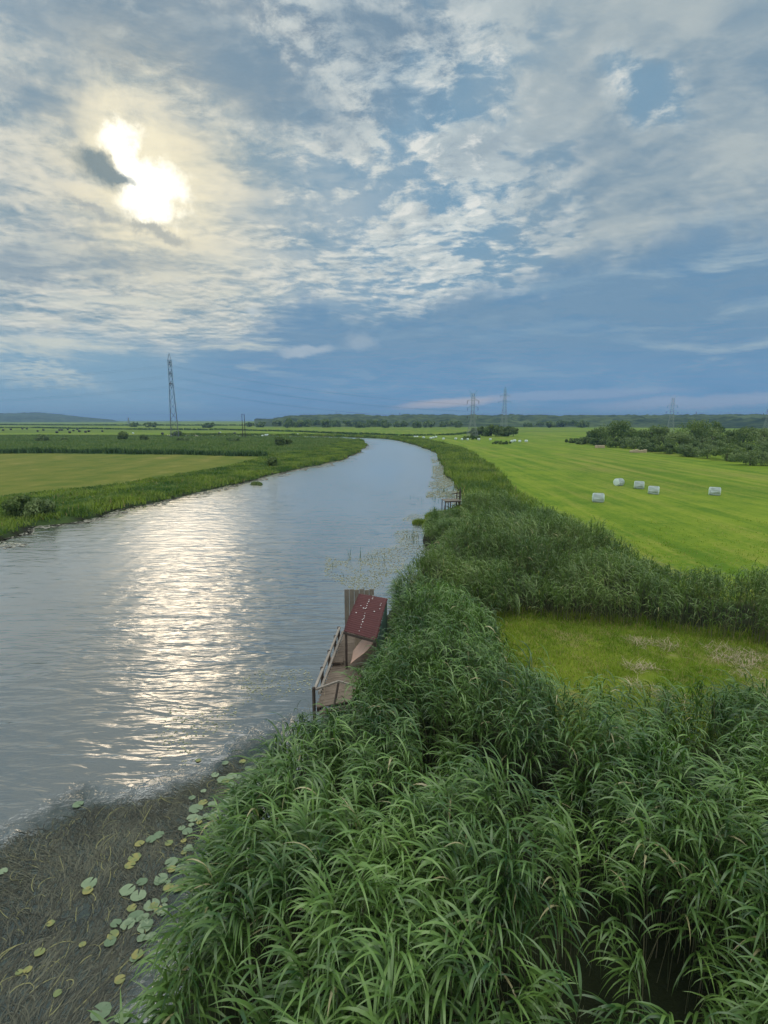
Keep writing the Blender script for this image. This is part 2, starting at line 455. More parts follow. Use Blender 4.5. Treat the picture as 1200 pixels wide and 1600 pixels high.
def water_fn():
    P = geo_pos()
    x, y, z = sep(P)
    wob = noise(P, 0.12, 3) - 0.5
    calm = sm(0.25, 0.65, noise(vmap(P, (3, 1, 0), RAD(12), (0.10, 0.028, 1)), 1.0, 4, 0.55))
    a = noise(vmap(P, (0, 0, 0), RAD(9), (0.36, 1.45, 1)), 1.0, 2, 0.45, 0.8)
    b = noise(vmap(P, (9, 2, 0), RAD(-15), (1.1, 3.6, 1)), 1.0, 2, 0.5, 0.6)
    c = noise(vmap(P, (4, 7, 0), RAD(20), (3.2, 7.5, 1)), 1.0, 2, 0.5)
    still = sm(0.25, 1.0, attr('still') + (noise(P, 2.5, 4, 0.6) - 0.5) * 0.8)
    hgt = ((a * 0.105 + b * 0.034) * (0.40 + calm * 0.8) + c * 0.0045) * (1.0 - still * 0.85)
    bn = X.nt.nodes.new('ShaderNodeBump')
    bn.inputs['Strength'].default_value = 1.0; bn.inputs['Distance'].default_value = 1.0
    X.put(bn.inputs['Height'], hgt)
    fr = X.nt.nodes.new('ShaderNodeFresnel'); fr.inputs[0].default_value = 1.52
    X.nt.links.new(bn.outputs[0], fr.inputs[1])
    g = X.nt.nodes.new('ShaderNodeBsdfGlossy'); g.inputs['Roughness'].default_value = 0.19
    g.inputs[0].default_value = (1.0, 0.99, 0.97, 1)
    X.nt.links.new(bn.outputs[0], g.inputs['Normal'])
    t = X.nt.nodes.new('ShaderNodeBsdfTransparent'); t.inputs[0].default_value = (0.72, 0.82, 0.74, 1)
    df = X.nt.nodes.new('ShaderNodeBsdfDiffuse'); df.inputs[0].default_value = (0.056, 0.086, 0.084, 1)   # silt in the water
    body = X.nt.nodes.new('ShaderNodeMixShader'); body.inputs[0].default_value = 0.45
    X.nt.links.new(t.outputs[0], body.inputs[1]); X.nt.links.new(df.outputs[0], body.inputs[2])
    ms = X.nt.nodes.new('ShaderNodeMixShader')
    X.put(ms.inputs[0], clamp(X.m('POWER', X(fr.outputs[0]), 0.58) * (1.36 - still * 1.08)))
    X.nt.links.new(body.outputs[0], ms.inputs[1]); X.nt.links.new(g.outputs[0], ms.inputs[2])
    return ms.outputs[0]


M['water'] = mat('water', water_fn)


def forest_fn():
    P = geo_pos()
    n = noise(P, 0.045, 5, 0.7); n2 = noise(P, 0.006, 3); n3 = noise(P, 0.25, 3)
    return princ(mix(clamp((n - 0.5) * 3.6 + (n2 - 0.5) * 1.5 + (n3 - 0.5) + 0.42), (0.010, 0.030, 0.015), (0.105, 0.150, 0.055)), 0.9, 0.1)


M['forest'] = mat('forest', forest_fn)


# ------------------------------------------------------------------ mesh helpers
def tag(o, label=None, cat=None, group=None, kind=None):
    if label: o['label'] = label
    if cat: o['category'] = cat
    if group: o['group'] = group
    if kind: o['kind'] = kind
    return o


def empty(name, loc, label, cat, group=None, rz=0.0):
    o = bpy.data.objects.new(name, None)
    o.empty_display_size = 0.3
    COL.objects.link(o)
    o.location = loc
    o.rotation_euler = (0, 0, rz)
    return tag(o, label, cat, group)


def np_mesh(name, V, Q, mats, parent=None, tint=None, midx=None, smooth=False, tris=None):
    """link numpy verts (n,3) and quads (m,4) as one mesh object"""
    me = bpy.data.meshes.new(name)
    V = np.asarray(V, dtype=np.float32)
    Q = np.asarray(Q, dtype=np.int32).reshape(-1, 4)
    T = np.zeros((0, 3), np.int32) if tris is None else np.asarray(tris, np.int32).reshape(-1, 3)
    nl = len(Q) * 4 + len(T) * 3
    me.vertices.add(len(V)); me.vertices.foreach_set('co', V.ravel())
    me.loops.add(nl); me.loops.foreach_set('vertex_index', np.concatenate([Q.ravel(), T.ravel()]))
    me.polygons.add(len(Q) + len(T))
    st = np.concatenate([np.arange(len(Q)) * 4, len(Q) * 4 + np.arange(len(T)) * 3]).astype(np.int32)
    me.polygons.foreach_set('loop_start', st)
    if midx is not None:
        me.polygons.foreach_set('material_index', np.asarray(midx, np.int32))
    if smooth:
        me.polygons.foreach_set('use_smooth', np.ones(len(Q) + len(T), bool))
    if tint is not None:
        a = me.attributes.new('tint', 'FLOAT', 'POINT')
        a.data.foreach_set('value', np.asarray(tint, np.float32))
    me.update(calc_edges=True)
    for m in (mats if isinstance(mats, (list, tuple)) else [mats]):
        me.materials.append(m)
    o = bpy.data.objects.new(name, me)
    COL.objects.link(o)
    if parent: o.parent = parent
    return o


class MB:
    """collects simple solids into one mesh"""
    def __init__(self): self.bm = bmesh.new()

    def box(self, c, s, rot=None, bev=0.0):
        r = bmesh.ops.create_cube(self.bm, size=1.0)
        vs = r['verts']
        bmesh.ops.scale(self.bm, vec=s, verts=vs)
        if bev:
            es = list({e for v in vs for e in v.link_edges})
            rb = bmesh.ops.bevel(self.bm, geom=es, offset=bev, segments=1, affect='EDGES')
            vs = rb['verts']
        if rot is not None: bmesh.ops.transform(self.bm, matrix=rot.to_4x4(), verts=vs)
        bmesh.ops.translate(self.bm, vec=c, verts=vs)
        return self

    def bar(self, a, b, w, h=None, sides=4):
        a, b = Vector(a), Vector(b)
        dv = b - a
        L = dv.length
        if L < 1e-6: return self
        q = dv.to_track_quat('Z', 'Y').to_matrix()
        if sides == 4:
            return self.box((a + b) / 2, (w, h or w, L), q)
        r = bmesh.ops.create_cone(self.bm, cap_ends=True, segments=sides, radius1=w, radius2=(h or w), depth=L)
        bmesh.ops.transform(self.bm, matrix=Matrix.Translation((a + b) / 2) @ q.to_4x4(), verts=r['verts'])
        return self

    def build(self, name, m, parent=None, smooth=False, loc=None):
        me = bpy.data.meshes.new(name)
        bmesh.ops.recalc_face_normals(self.bm, faces=self.bm.faces)
        self.bm.to_mesh(me); self.bm.free()
        for x in (m if isinstance(m, (list, tuple)) else [m]): me.materials.append(x)
        if smooth:
            for f in me.polygons: f.use_smooth = True
        o = bpy.data.objects.new(name, me)
        COL.objects.link(o)
        if parent: o.parent = parent
        if loc: o.location = loc
        return o


def copy_tree(o, parent=None):
    c = o.copy(); COL.objects.link(c)
    if parent: c.parent = parent
    for ch in list(o.children): copy_tree(ch, c)
    return c


def in_poly(P, poly):
    x, y = P[:, 0], P[:, 1]
    r = np.zeros(len(P), bool)
    n = len(poly)
    for i in range(n):
        x1, y1 = poly[i]; x2, y2 = poly[(i + 1) % n]
        c = ((y1 > y) != (y2 > y)) & (x < (x2 - x1) * (y - y1) / (y2 - y1 + 1e-12) + x1)
        r ^= c
    return r


def edge_dist(P, poly, closed=True):
    d2 = np.full(len(P), 1e18)
    n = len(poly)
    for i in range(n if closed else n - 1):
        a = np.array(poly[i]); b = np.array(poly[(i + 1) % n])
        ab = b - a
        t = np.clip(((P - a) @ ab) / (ab @ ab + 1e-12), 0, 1)
        pr = P - (a + t[:, None] * ab)
        d2 = np.minimum(d2, (pr ** 2).sum(1))
    return np.sqrt(d2)


def vnoise(x, y, seed=0):
    """smooth value noise in numpy"""
    r = np.random.RandomState(seed).rand(256, 256)
    xi = np.floor(x).astype(int); yi = np.floor(y).astype(int)
    fx = x - xi; fy = y - yi
    fx = fx * fx * (3 - 2 * fx); fy = fy * fy * (3 - 2 * fy)
    a = r[xi % 256, yi % 256]; b = r[(xi + 1) % 256, yi % 256]
    c = r[xi % 256, (yi + 1) % 256]; e = r[(xi + 1) % 256, (yi + 1) % 256]
    return (a * (1 - fx) + b * fx) * (1 - fy) + (c * (1 - fx) + e * fx) * fy


def fbm(x, y, seed=0, o=4):
    s, a, t = 0, 1.0, 0
    for i in range(o):
        s = s + a * vnoise(x * 2 ** i, y * 2 ** i, seed + i); t += a; a *= 0.5
    return s / t


# ------------------------------------------------------------------ the river in plan
RIGHT = [(-4.2, -30), (-3.8, 0), (-3.55, 2.5), (-3.35, 4.0), (-3.15, 5.2), (-2.75, 7.0), (-2.3, 8.6), (-1.6, 10.0), (-0.9, 11.2), (-0.5, 13),
         (-0.1, 15), (0.3, 17.5), (1.0, 20.0), (1.9, 22.0), (2.9, 24.2), (4.4, 25.6), (3.0, 27.2), (2.9, 29.0), (3.6, 32.0), (5.0, 36.0), (6.4, 39.5),
         (8.6, 42.5), (9.9, 49), (10.2, 56), (10.1, 64), (11.2, 72), (12.6, 88), (14.0, 103), (14.1, 118), (11.8, 148), (5.8, 181), (0, 198), (-30, 222), (-130, 245)]
LEFT = [(-130, 222), (-40, 206), (-15, 196), (-9.0, 176), (-6.6, 150), (-6.3, 131), (-7.4, 110), (-9.1, 94), (-13, 80.7), (-18.1, 68), (-19.7, 60.5),
        (-22.2, 53.4), (-24.4, 46.5), (-26.0, 42.0), (-27.4, 39.5), (-27.0, 36.5), (-30.6, 33.0), (-29.4, 29.0), (-30.5, 22), (-33, 0), (-34, -30)]


def near(pts):
    """plan points were surveyed for a 620 px lens; carry them over to the lens above"""
    o = []
    p0 = math.atan2(144, 620.0)
    for x, y in pts:
        yy = max(y, 2.0)
        dep = yy * math.cos(p0) + 9 * math.sin(p0)
        dn = 9 * math.cos(p0) - yy * math.sin(p0)
        X_, Y_ = at(600 + 620 * x / dep, 800 + 620 * dn / dep, 0.0)
        o.append((X_, Y_ + (y - yy)))
    return o


RIGHT, LEFT = near(RIGHT), near(LEFT)


def subdivide(pts, step, amp, seed):
    r = np.random.RandomState(seed)
    o = []
    for i in range(len(pts) - 1):
        a = np.array(pts[i], float); b = np.array(pts[i + 1], float)
        L = np.linalg.norm(b - a)
        k = max(1, int(L / (step * (0.35 + max(a[1], 5) / 60))))
        nrm = np.array([-(b - a)[1], (b - a)[0]]) / L
        for j in range(k):
            sc = min(1.0, max(a[1], 6) / 40)
            o.append(tuple(a + (b - a) * j / k + nrm * r.uniform(-amp, amp) * sc * (0 if j == 0 else 1)))
    o.append(pts[-1])
    return o


RIGHT_S = subdivide(RIGHT, 2.2, 0.8, 1)
LEFT_S = subdivide(LEFT, 2.2, 1.0, 2)
RIVER = RIGHT_S + LEFT_S


def bank(P):
    """signed distance to the water's edge, positive on land"""
    dd = np.minimum(edge_dist(P, RIGHT_S, False), edge_dist(P, LEFT_S, False))
    return np.where(in_poly(P, RIVER), -dd, dd)


# ------------------------------------------------------------------ zones on the land
REED_FRONT = [(-3.45, 1.2), (-3.3, 3.6), (-3.05, 5.0), (-2.7, 6.9), (-2.2, 8.6), (-1.55, 9.7), (-0.75, 10.2), (-0.25, 11.6), (0.2, 13.9), (0.5, 16.4), (2.2, 16.9), (3.6, 15.0), (4.3, 13.2),
              (4.1, 11.8), (3.6, 10.5), (4.6, 9.5), (6, 9.1), (8, 9.2), (11, 9.2), (15, 9.6), (15, 1.2)]
CLEARING = [(3.2, 10.6), (4.8, 9.2), (8, 9.0), (15, 9.4), (24, 9.6), (24, 13), (15.2, 14.6), (11.1, 16), (6.3, 16.8), (3.6, 16.2), (4.0, 13)]
REED_MID = [(0.5, 18.0), (1.2, 20.0), (2.1, 22.0), (3.2, 24.0), (4.8, 25.3), (3.3, 27.0), (3.0, 29.2), (3.9, 32.0), (5.4, 36.2), (8.2, 37.0), (10.8, 35.5), (13.8, 30), (14.3, 24), (14.6, 19.5), (16.5, 17.8), (25, 17.5),
            (25, 13), (15.2, 13.6), (11.1, 15.3), (6.3, 16.1), (3.8, 15.8), (2.4, 17.0)]
BANK_RIGHT = [(3.6, 31), (5.0, 36.0), (6.4, 39.5), (8.6, 42.5), (9.9, 49), (10.2, 56), (10.1, 64), (11.2, 72), (12.6, 88), (14.0, 103), (14.1, 118), (11.8, 148), (5.8, 181), (0, 198), (-30, 222), (-130, 245),
              (-130, 252), (-30, 232), (8, 206), (17, 184), (22, 150), (24, 118), (22.5, 98), (18.8, 65), (15.6, 47), (16, 41), (14, 36), (12, 33)]
HAY_LEFT = [(-47, 36), (-44.5, 43), (-35.7, 54.0), (-29.5, 74), (-28, 90), (-30, 98.5), (-60, 101), (-102, 105.5), (-190, 118), (-190, 30), (-60, 30)]


REED_FRONT, CLEARING, REED_MID, BANK_RIGHT, HAY_LEFT = near(REED_FRONT), near(CLEARING), near(REED_MID), near(BANK_RIGHT), near(HAY_LEFT)
SHALLOW = [at(*q_, 0.0) for q_ in ((-320, 1330), (-100, 1300), (0, 1290), (90, 1250), (150, 1232), (230, 1222), (310, 1192), (390, 1150), (450, 1130), (440, 1200), (400, 1290), (330, 1420), (260, 1600))] + [(-3.0, 1.5), (-14, 1.5)]


def shallow(P):
    dd = edge_dist(P, SHALLOW)
    return np.clip(0.5 + np.where(in_poly(P, SHALLOW), dd, -dd) / 2.0 + (fbm(P[:, 0] * 0.8, P[:, 1] * 0.8, 17) - 0.5) * 1.1, 0, 1)


def terrain_z(P):
    s = bank(P)
    z = np.where(s > 0, 0.06 + 0.39 * np.clip(s / 1.5, 0, 1) ** 0.6, np.maximum(-1.6 + 1.38 * shallow(P), -0.06 + 0.5 * s))
    z = z + np.where(s > 1.5, (fbm(P[:, 0] * 0.08, P[:, 1] * 0.08, 5) - 0.5) * 0.25, 0)
    return z


def build_terrain():
    azs = np.concatenate([np.radians(np.arange(-180, -72, 3.0)), np.radians(np.arange(-72, 72, 0.36)), np.radians(np.arange(72, 180, 3.0))])
    rs = 1.2 * 1.0265 ** np.arange(0, 333)
    A, R = np.meshgrid(azs, rs)
    P = np.stack([np.sin(A) * R, np.cos(A) * R], -1).reshape(-1, 2)
    z = terrain_z(P)
    V = np.concatenate([P, z[:, None]], 1)
    na, nr = len(azs), len(rs)
    i = np.arange(nr - 1)[:, None] * na
    j = np.arange(na)[None, :]
    jn = (j + 1) % na
    Q = np.stack([i + j, i + jn, i + na + jn, i + na + j], -1).reshape(-1, 4)[:, ::-1]
    V = np.concatenate([V, [[0, 0, V[:na, 2].mean()]]], 0)
    ctr = len(V) - 1
    T = np.stack([np.full(na, ctr), (np.arange(na) + 1) % na, np.arange(na)], -1)
    o = np_mesh('ground', V, Q, M['terrain'], smooth=True, tris=T)
    P2 = V[:, :2]
    s = bank(P2)
    nse = fbm(P2[:, 0] * 0.15, P2[:, 1] * 0.15, 9) - 0.5

    def soft(poly, w):
        dd = edge_dist(P2, poly)
        ins = in_poly(P2, poly)
        return np.clip(0.5 + np.where(ins, dd, -dd) / w + nse * 0.8, 0, 1)
    x, y = P2[:, 0], P2[:, 1]
    strip = soft(BANK_RIGHT, 1.5)
    mid = np.maximum(soft(REED_MID, 1.5), soft(REED_FRONT, 1.5))
    mown = ((x > -6) & (s > 2)).astype(float) * (1 - strip) * (1 - mid)
    farL = ((x < 0) & (y > 289 + 0.03 * x)).astype(float)
    mown = np.maximum(mown, farL * (s > 2))
    hay = soft(HAY_LEFT, 2.5) * (s > 2)
    cut = soft(CLEARING, 1.2)
    mud = np.clip(1.2 - np.abs(s) / 1.0, 0, 1)
    mud = np.maximum(mud, 0.85 * mid)
    for n_, v in (('mown', mown), ('hay', hay), ('cut', cut), ('mud', mud), ('weedbed', shallow(P2) * (s < 0.4))):
        a = o.data.attributes.new(n_, 'FLOAT', 'POINT')
        a.data.foreach_set('value', v.astype(np.float32))
    tag(o, kind='structure')
    return o


build_terrain()

# water: one sheet at height 0, under the banks
gx = np.concatenate([np.linspace(-180, -14, 8), np.linspace(-13.5, 0, 55), [45]])
gy = np.concatenate([[-40], np.linspace(-2, 18, 81), np.linspace(24, 330, 8)])
GX, GY = np.meshgrid(gx, gy)
WP = np.stack([GX, GY], -1).reshape(-1, 2)
_i = np.arange(len(gy) - 1)[:, None] * len(gx); _j = np.arange(len(gx) - 1)[None, :]
wm = np_mesh('river_water', np.concatenate([WP, np.zeros((len(WP), 1))], 1), np.stack([_i + _j, _i + _j + 1, _i + len(gx) + _j + 1, _i + len(gx) + _j], -1).reshape(-1, 4), M['water'])
_a = wm.data.attributes.new('still', 'FLOAT', 'POINT')
_a.data.foreach_set('value', shallow(WP).astype(np.float32))
tag(wm, kind='structure')


# ------------------------------------------------------------------ blades: reeds and grass as real leaves
def strips(base, az, e0, curl, length, width, seg, twist, prof, power=1.15):
    """curved leaf blades. base (n,3); returns verts (n*(seg+1)*2,3), quads"""
    n = len(base)
    pos = base.copy()
    out = np.zeros((n, seg + 1, 2, 3))
    ca, sa = np.cos(az), np.sin(az)
    for k in range(seg + 1):
        t = k / seg
        e = e0 - curl * t ** power
        dirv = np.stack([ca * np.cos(e), sa * np.cos(e), np.sin(e)], 1)
        side = np.stack([-sa, ca, np.zeros(n)], 1)
        nrm = np.cross(dirv, side)
        tw = twist * t
        sv = side * np.cos(tw)[:, None] + nrm * np.sin(tw)[:, None]
        w = (width * prof(t) * 0.5)[:, None]
        out[:, k, 0] = pos + sv * w
        out[:, k, 1] = pos - sv * w
        pos = pos + dirv * (length / seg)[:, None]
    V = out.reshape(-1, 3)
    b = np.arange(n)[:, None] * ((seg + 1) * 2) + np.arange(seg)[None, :] * 2
    Q = np.stack([b, b + 1, b + 3, b + 2], -1).reshape(-1, 4)
    return V, Q


def leafprof(t): return (0.45 + 1.6 * t) if t < 0.33 else max(0.05, 1.0 - ((t - 0.33) / 0.67) ** 1.6)


def bladeprof(t): return max(0.06, 1.0 - t ** 1.5)


def sample(poly, density, rng, fade=None):
    xs = [q[0] for q in poly]; ys = [q[1] for q in poly]
    n = int((max(xs) - min(xs)) * (max(ys) - min(ys)) * density)
    P = np.stack([rng.uniform(min(xs), max(xs), n), rng.uniform(min(ys), max(ys), n)], 1)
    return P[in_poly(P, poly)]


def in_view(P, margin=2.5):
    return (np.abs(P[:, 0]) < (P[:, 1] + 2.0) * 0.78 + margin) & (P[:, 1] > 0.5)


def reeds(name, P, z0, H, rng, leaves=13, seg=5, ll=(0.35, 0.62), lw=(0.022, 0.036), wind=-2.2, stem=True, lo=0.30, mats=None, sw=0.006, spread=0.60, straw=0.0):
    n = len(P)
    lean_az = wind + rng.normal(0, 0.9, n)
    lean = rng.uniform(0.04, 0.20, n) * H
    top = np.stack([np.cos(lean_az) * lean, np.sin(lean_az) * lean, H], 1)
    b3 = np.concatenate([P, z0[:, None]], 1)
    plant_t = rng.rand(n)
    Vs, Qs, Ts, Ms = [], [], [], []
    off = 0
    if stem:
        ks = 4
        ang = np.arange(3) * 2.094
        rings = []
        for k in range(ks):
            t = k / (ks - 1)
            c = b3 + np.stack([top[:, 0] * t ** 2, top[:, 1] * t ** 2, top[:, 2] * t], 1)
            w = sw * (1 - 0.6 * t)
            rings.append(np.stack([c + np.array([math.cos(a) * w, math.sin(a) * w, 0]) for a in ang], 1))
        R = np.stack(rings, 1)               # n,ks,3,3
        V = R.reshape(-1, 3)
        bb = np.arange(n)[:, None, None] * (ks * 3) + np.arange(ks - 1)[None, :, None] * 3
        j = np.arange(3)[None, None, :]
        jn = (j + 1) % 3
        Q = np.stack([bb + j, bb + jn, bb + 3 + jn, bb + 3 + j], -1).reshape(-1, 4)
        Vs.append(V); Qs.append(Q); Ts.append(np.repeat(plant_t, ks * 3)); Ms.append(np.ones(len(Q), int))
        off += len(V)
    N = n * leaves
    idx = np.repeat(np.arange(n), leaves)
    t = lo + (1 - lo) * ((np.tile(np.arange(leaves), n) + rng.uniform(-.4, .4, N)) / (leaves - 1)) ** 0.8
    t = np.clip(t, 0.1, 1.0)
    base = b3[idx] + np.stack([top[idx, 0] * t ** 2, top[idx, 1] * t ** 2, top[idx, 2] * t], 1)
    fld = (fbm(P[:, 0] * 0.9, P[:, 1] * 0.9, 77) - 0.5) * 5.0
    az = (wind + fld + rng.normal(0, 0.55, n))[idx] + rng.normal(0, spread, N)
    e0 = rng.uniform(0.65, 1.35, N)
    curl = rng.uniform(1.4, 2.9, N)
    L = rng.uniform(*ll, N) * (0.75 + 0.5 * np.sin(np.clip(t, 0, 1) * 2.6))
    wd = rng.uniform(*lw, N)
    V, Q = strips(base, az, e0, curl, L, wd, seg, rng.normal(0, 0.8, N), leafprof, 1.5)
    lt = np.clip(plant_t[idx] * 0.45 + rng.rand(N) * 0.45 + 0.0, 0, 0.9)
    dead = rng.rand(N) < (0.012 + straw * (t < 0.55))
    lt[dead] = 1.0
    Vs.append(V); Qs.append(Q + off); Ts.append(np.repeat(lt, (seg + 1) * 2)); Ms.append(np.zeros(len(Q), int))
    return np_mesh(name, np.concatenate(Vs), np.concatenate(Qs), mats or [M['reed_leaf'], M['reed_stem']], tint=np.concatenate(Ts), midx=np.concatenate(Ms), smooth=True)


def grass(name, P, z0, H, rng, blades=5, seg=3, w=0.02, spreadr=0.12, m=None, curl=(0.4, 1.6), straw=0.03, wind=None, e0=(1.1, 1.55)):
    n = len(P)
    N = n * blades
    idx = np.repeat(np.arange(n), blades)
    b = np.concatenate([P[idx] + rng.normal(0, spreadr, (N, 2)), (z0[idx] - 0.03)[:, None]], 1)
    az = rng.uniform(0, 6.283, N) if wind is None else wind + rng.normal(0, 1.2, N)
    ww = (w if np.ndim(w) else np.full(n, w))[idx]
    V, Q = strips(b, az, rng.uniform(*e0, N), rng.uniform(*curl, N), H[idx] * rng.uniform(0.6, 1.15, N), ww * rng.uniform(0.7, 1.3, N), seg, rng.normal(0, 0.6, N), bladeprof)
    pt = rng.rand(n)
    t = np.clip(pt[idx] * 0.55 + rng.rand(N) * 0.35, 0, 0.89)
    t[rng.rand(N) < straw] = 1.0
    return np_mesh(name, V, Q, m, tint=np.repeat(t, (seg + 1) * 2), smooth=True)


DZ = 0.62
n0, n1 = at(494, 1106, DZ), at(547, 1096, DZ)          # pier deck: near end, left and right
f0, f1 = at(539, 986, DZ), at(598, 980, DZ)            # far end
PIER_KEEP = [(n0[0] - 0.5, n0[1] - 0.5), (n1[0] + 0.1, n1[1] - 0.5), (f1[0] + 0.15, f1[1] + 0.2), (f0[0] - 0.5, f0[1] + 0.2)]

PIER_SIGHT = [(478, 1075), (488, 1124), (508, 1122), (532, 1096), (550, 1066), (556, 1040), (562, 1030), (590, 1026), (597, 1010), (604, 960), (540, 940)]


JETTY_SIGHT = [(684, 755), (684, 812), (726, 812), (730, 755)]


def clear_of(P, H, sight=None):
    """reeds are kept low where they would stand in front of the pier"""
    H = H.copy()
    cp, sp = math.cos(PITCH), math.sin(PITCH)
    zb = terrain_z(P)
    for k in range(14):
        zt = zb + H + 0.12
        dep = P[:, 1] * cp + (CAMH - zt) * sp
        px = np.stack([600 + F * P[:, 0] / dep, 800 + F * ((CAMH - zt) * cp - P[:, 1] * sp) / dep], 1)
        bad = in_poly(px, sight or PIER_SIGHT) & (H > 0.25)
        H[bad] *= 0.86
    return H


rng = np.random.RandomState(11)
# --- the big reed bed under the bridge
P = sample(REED_FRONT, 33, rng)
P = P[in_view(P, 1.5)]
ed = edge_dist(P, REED_FRONT)
gapn = fbm(P[:, 0] * 0.55 + 3, P[:, 1] * 0.55, 21)
low_ = gapn < 0.37 + rng.uniform(-.04, .04, len(P))
keep = ~low_ | (rng.rand(len(P)) < 0.35)
clump = fbm(P[:, 0] * 1.7 + 9, P[:, 1] * 1.7, 23, 2)
keep &= clump > 0.36 + rng.uniform(-.03, .03, len(P))
keep &= ~in_poly(P, PIER_KEEP)
P, ed, gapn, low_ = P[keep], ed[keep], gapn[keep], low_[keep]
Hh = (1.75 + 1.0 * fbm(P[:, 0] * 0.45, P[:, 1] * 0.45, 31) + rng.uniform(-.45, .25, len(P)))
Hh *= 0.62 + 0.38 * np.clip(ed / 1.0, 0, 1)
Hh[low_] *= 0.6
dpier = edge_dist(P, PIER_KEEP)
Hh *= 1 - 0.45 * np.exp(-(dpier / 0.9) ** 2) * ((P[:, 1] < PIER_KEEP[0][1] + 4.5) | (P[:, 0] < PIER_KEEP[2][0] + 0.3))
Hh = clear_of(P, Hh)
near_ = P[:, 1] < 10.5
o = reeds('reed_bed', P[near_], terrain_z(P[near_]), Hh[near_], rng, 13, 7, (0.42, 0.76), (0.027, 0.047), lo=0.42)
tag(o, 'tall green reeds with drooping leaves filling the bottom of the view below the bridge', 'reeds', kind='stuff')
o = reeds('reed_bed', P[~near_], terrain_z(P[~near_]), Hh[~near_], rng, 11, 4, (0.38, 0.66), (0.024, 0.038))
tag(o, 'tall green reeds around the red roofed hut and up to the cut clearing', 'reeds', kind='stuff')
Pd = sample(REED_FRONT, 1.6, rng)
Pd = Pd[in_view(Pd, 1.0)]
nd = len(Pd)
Vd, Qd = strips(np.concatenate([Pd, terrain_z(Pd)[:, None]], 1), rng.uniform(0, 6.28, nd), rng.uniform(1.15, 1.52, nd), rng.uniform(-0.05, 0.35, nd), rng.uniform(1.5, 2.7, nd), rng.uniform(0.007, 0.013, nd), 4, rng.normal(0, 0.6, nd), lambda t: 1.0 - 0.5 * t)
o = np_mesh('dry_reed_stems', Vd, Qd, M['reed_stem'], tint=np.repeat(rng.uniform(0.6, 1.0, nd), 10))
tag(o, 'dry pale reed stems standing among the green foreground reeds', 'reeds', kind='stuff')
# --- reed bed beyond the clearing
P = sample(REED_MID, 25, rng)
P = P[in_view(P, 2.0)]
ed = edge_dist(P, REED_MID)
hn = fbm(P[:, 0] * 0.38 + 7, P[:, 1] * 0.38, 41, 2)
Hh = 0.72 + 2.15 * hn + rng.uniform(-.35, .25, len(P))
kk = fbm(P[:, 0] * 0.9 + 2, P[:, 1] * 0.9, 43, 2) > 0.33
P, ed, Hh = P[kk], ed[kk], Hh[kk]
Hh *= 0.55 + 0.45 * np.clip(ed / 1.3, 0, 1)
Hh = clear_of(P, Hh, JETTY_SIGHT)
o = reeds('reed_bed', P, terrain_z(P), Hh, rng, 9, 3, (0.35, 0.62), (0.026, 0.042), mats=[M['reed_far'], M['reed_stem']], sw=0.008, straw=0.05)
tag(o, 'grey green reed bed between the cut clearing and the field of white bales', 'reeds', kind='stuff')
# --- cut clearing: short grass, longer at its edges, flattened straw
P = sample(CLEARING, 150, rng)
P = P[in_view(P, 1.0)]
ed = edge_dist(P, CLEARING)
bare = fbm(P[:, 0] * 0.6, P[:, 1] * 0.6, 51)
P, ed, bare = P[bare > 0.30], ed[bare > 0.30], bare[bare > 0.30]
o = grass('clearing_grass', P, terrain_z(P), 0.10 + 0.16 * fbm(P[:, 0] * 1.1, P[:, 1] * 1.1, 52) + 0.5 * np.exp(-ed / 0.45) * (rng.rand(len(P)) < 0.3), rng, 5, 2, 0.016, 0.08, M['lawn'], straw=0.14)
tag(o, 'short yellow green grass growing in the cut clearing between the reed beds', 'grass', kind='stuff')
Pw = sample(near([(8, 10.4), (24, 10.4), (24, 13.4), (14, 14.2), (8.5, 14.4)]), 45, rng)
nn = fbm(Pw[:, 0] * 0.8 + 3, Pw[:, 1] * 0.8, 53) - 0.05
Pw = Pw[(nn > 0.5) & in_view(Pw, 1)]
o = grass('dry_straw', Pw, terrain_z(Pw) + 0.05, np.full(len(Pw), 0.4), rng, 4, 2, 0.014, 0.12, M['straw'], curl=(0.2, 0.7), e0=(0.05, 0.6))
tag(o, 'flattened dry straw lying on the cut clearing', 'straw', kind='stuff')
# --- bank vegetation right, far side of the bed up to the bend
P = sample(BANK_RIGHT, 3.8, rng)
dist = P[:, 1]
P = P[rng.rand(len(P)) < np.clip(70 / np.maximum(dist, 40), 0.25, 1)]
s = bank(P)
P = P[s > 0.15]; s = s[s > 0.15]
Hh = 0.55 + 1.1 * fbm(P[:, 0] * 0.22, P[:, 1] * 0.12, 61) ** 1.3 + 0.25 * np.exp(-s / 1.2)
Hh = clear_of(P, Hh, JETTY_SIGHT)
o = grass('bank_grass', P, terrain_z(P), Hh, rng, 9, 3, 0.05 + P[:, 1] * 0.0011, 0.30, M['bank_grass'], straw=0.03)
tag(o, 'lush green sedge along the right bank from the small jetty to the river bend', 'grass', kind='stuff')
# --- near edge of the bale field: uneven stubble tufts
fp = [(13.5, 30), (15, 20), (17, 18), (30, 18), (60, 50), (70, 80), (24, 100), (19, 62), (16, 46), (16.5, 40)]
P = sample(near(fp), 4.0, rng)
P = P[in_view(P, 1) & ~in_poly(P, REED_MID)]
P = P[rng.rand(len(P)) < np.clip((46 - P[:, 1]) / 20, 0.0, 1)]
o = grass('field_stubble', P, terrain_z(P), np.full(len(P), 0.13) + 0.1 * fbm(P[:, 0] * .3, P[:, 1] * .3, 66), rng, 6, 2, 0.022 + P[:, 1] * 0.0004, 0.16, M['lawn'], straw=0.10)
tag(o, 'short cut grass stubble in the field around the white bales', 'grass', kind='stuff')
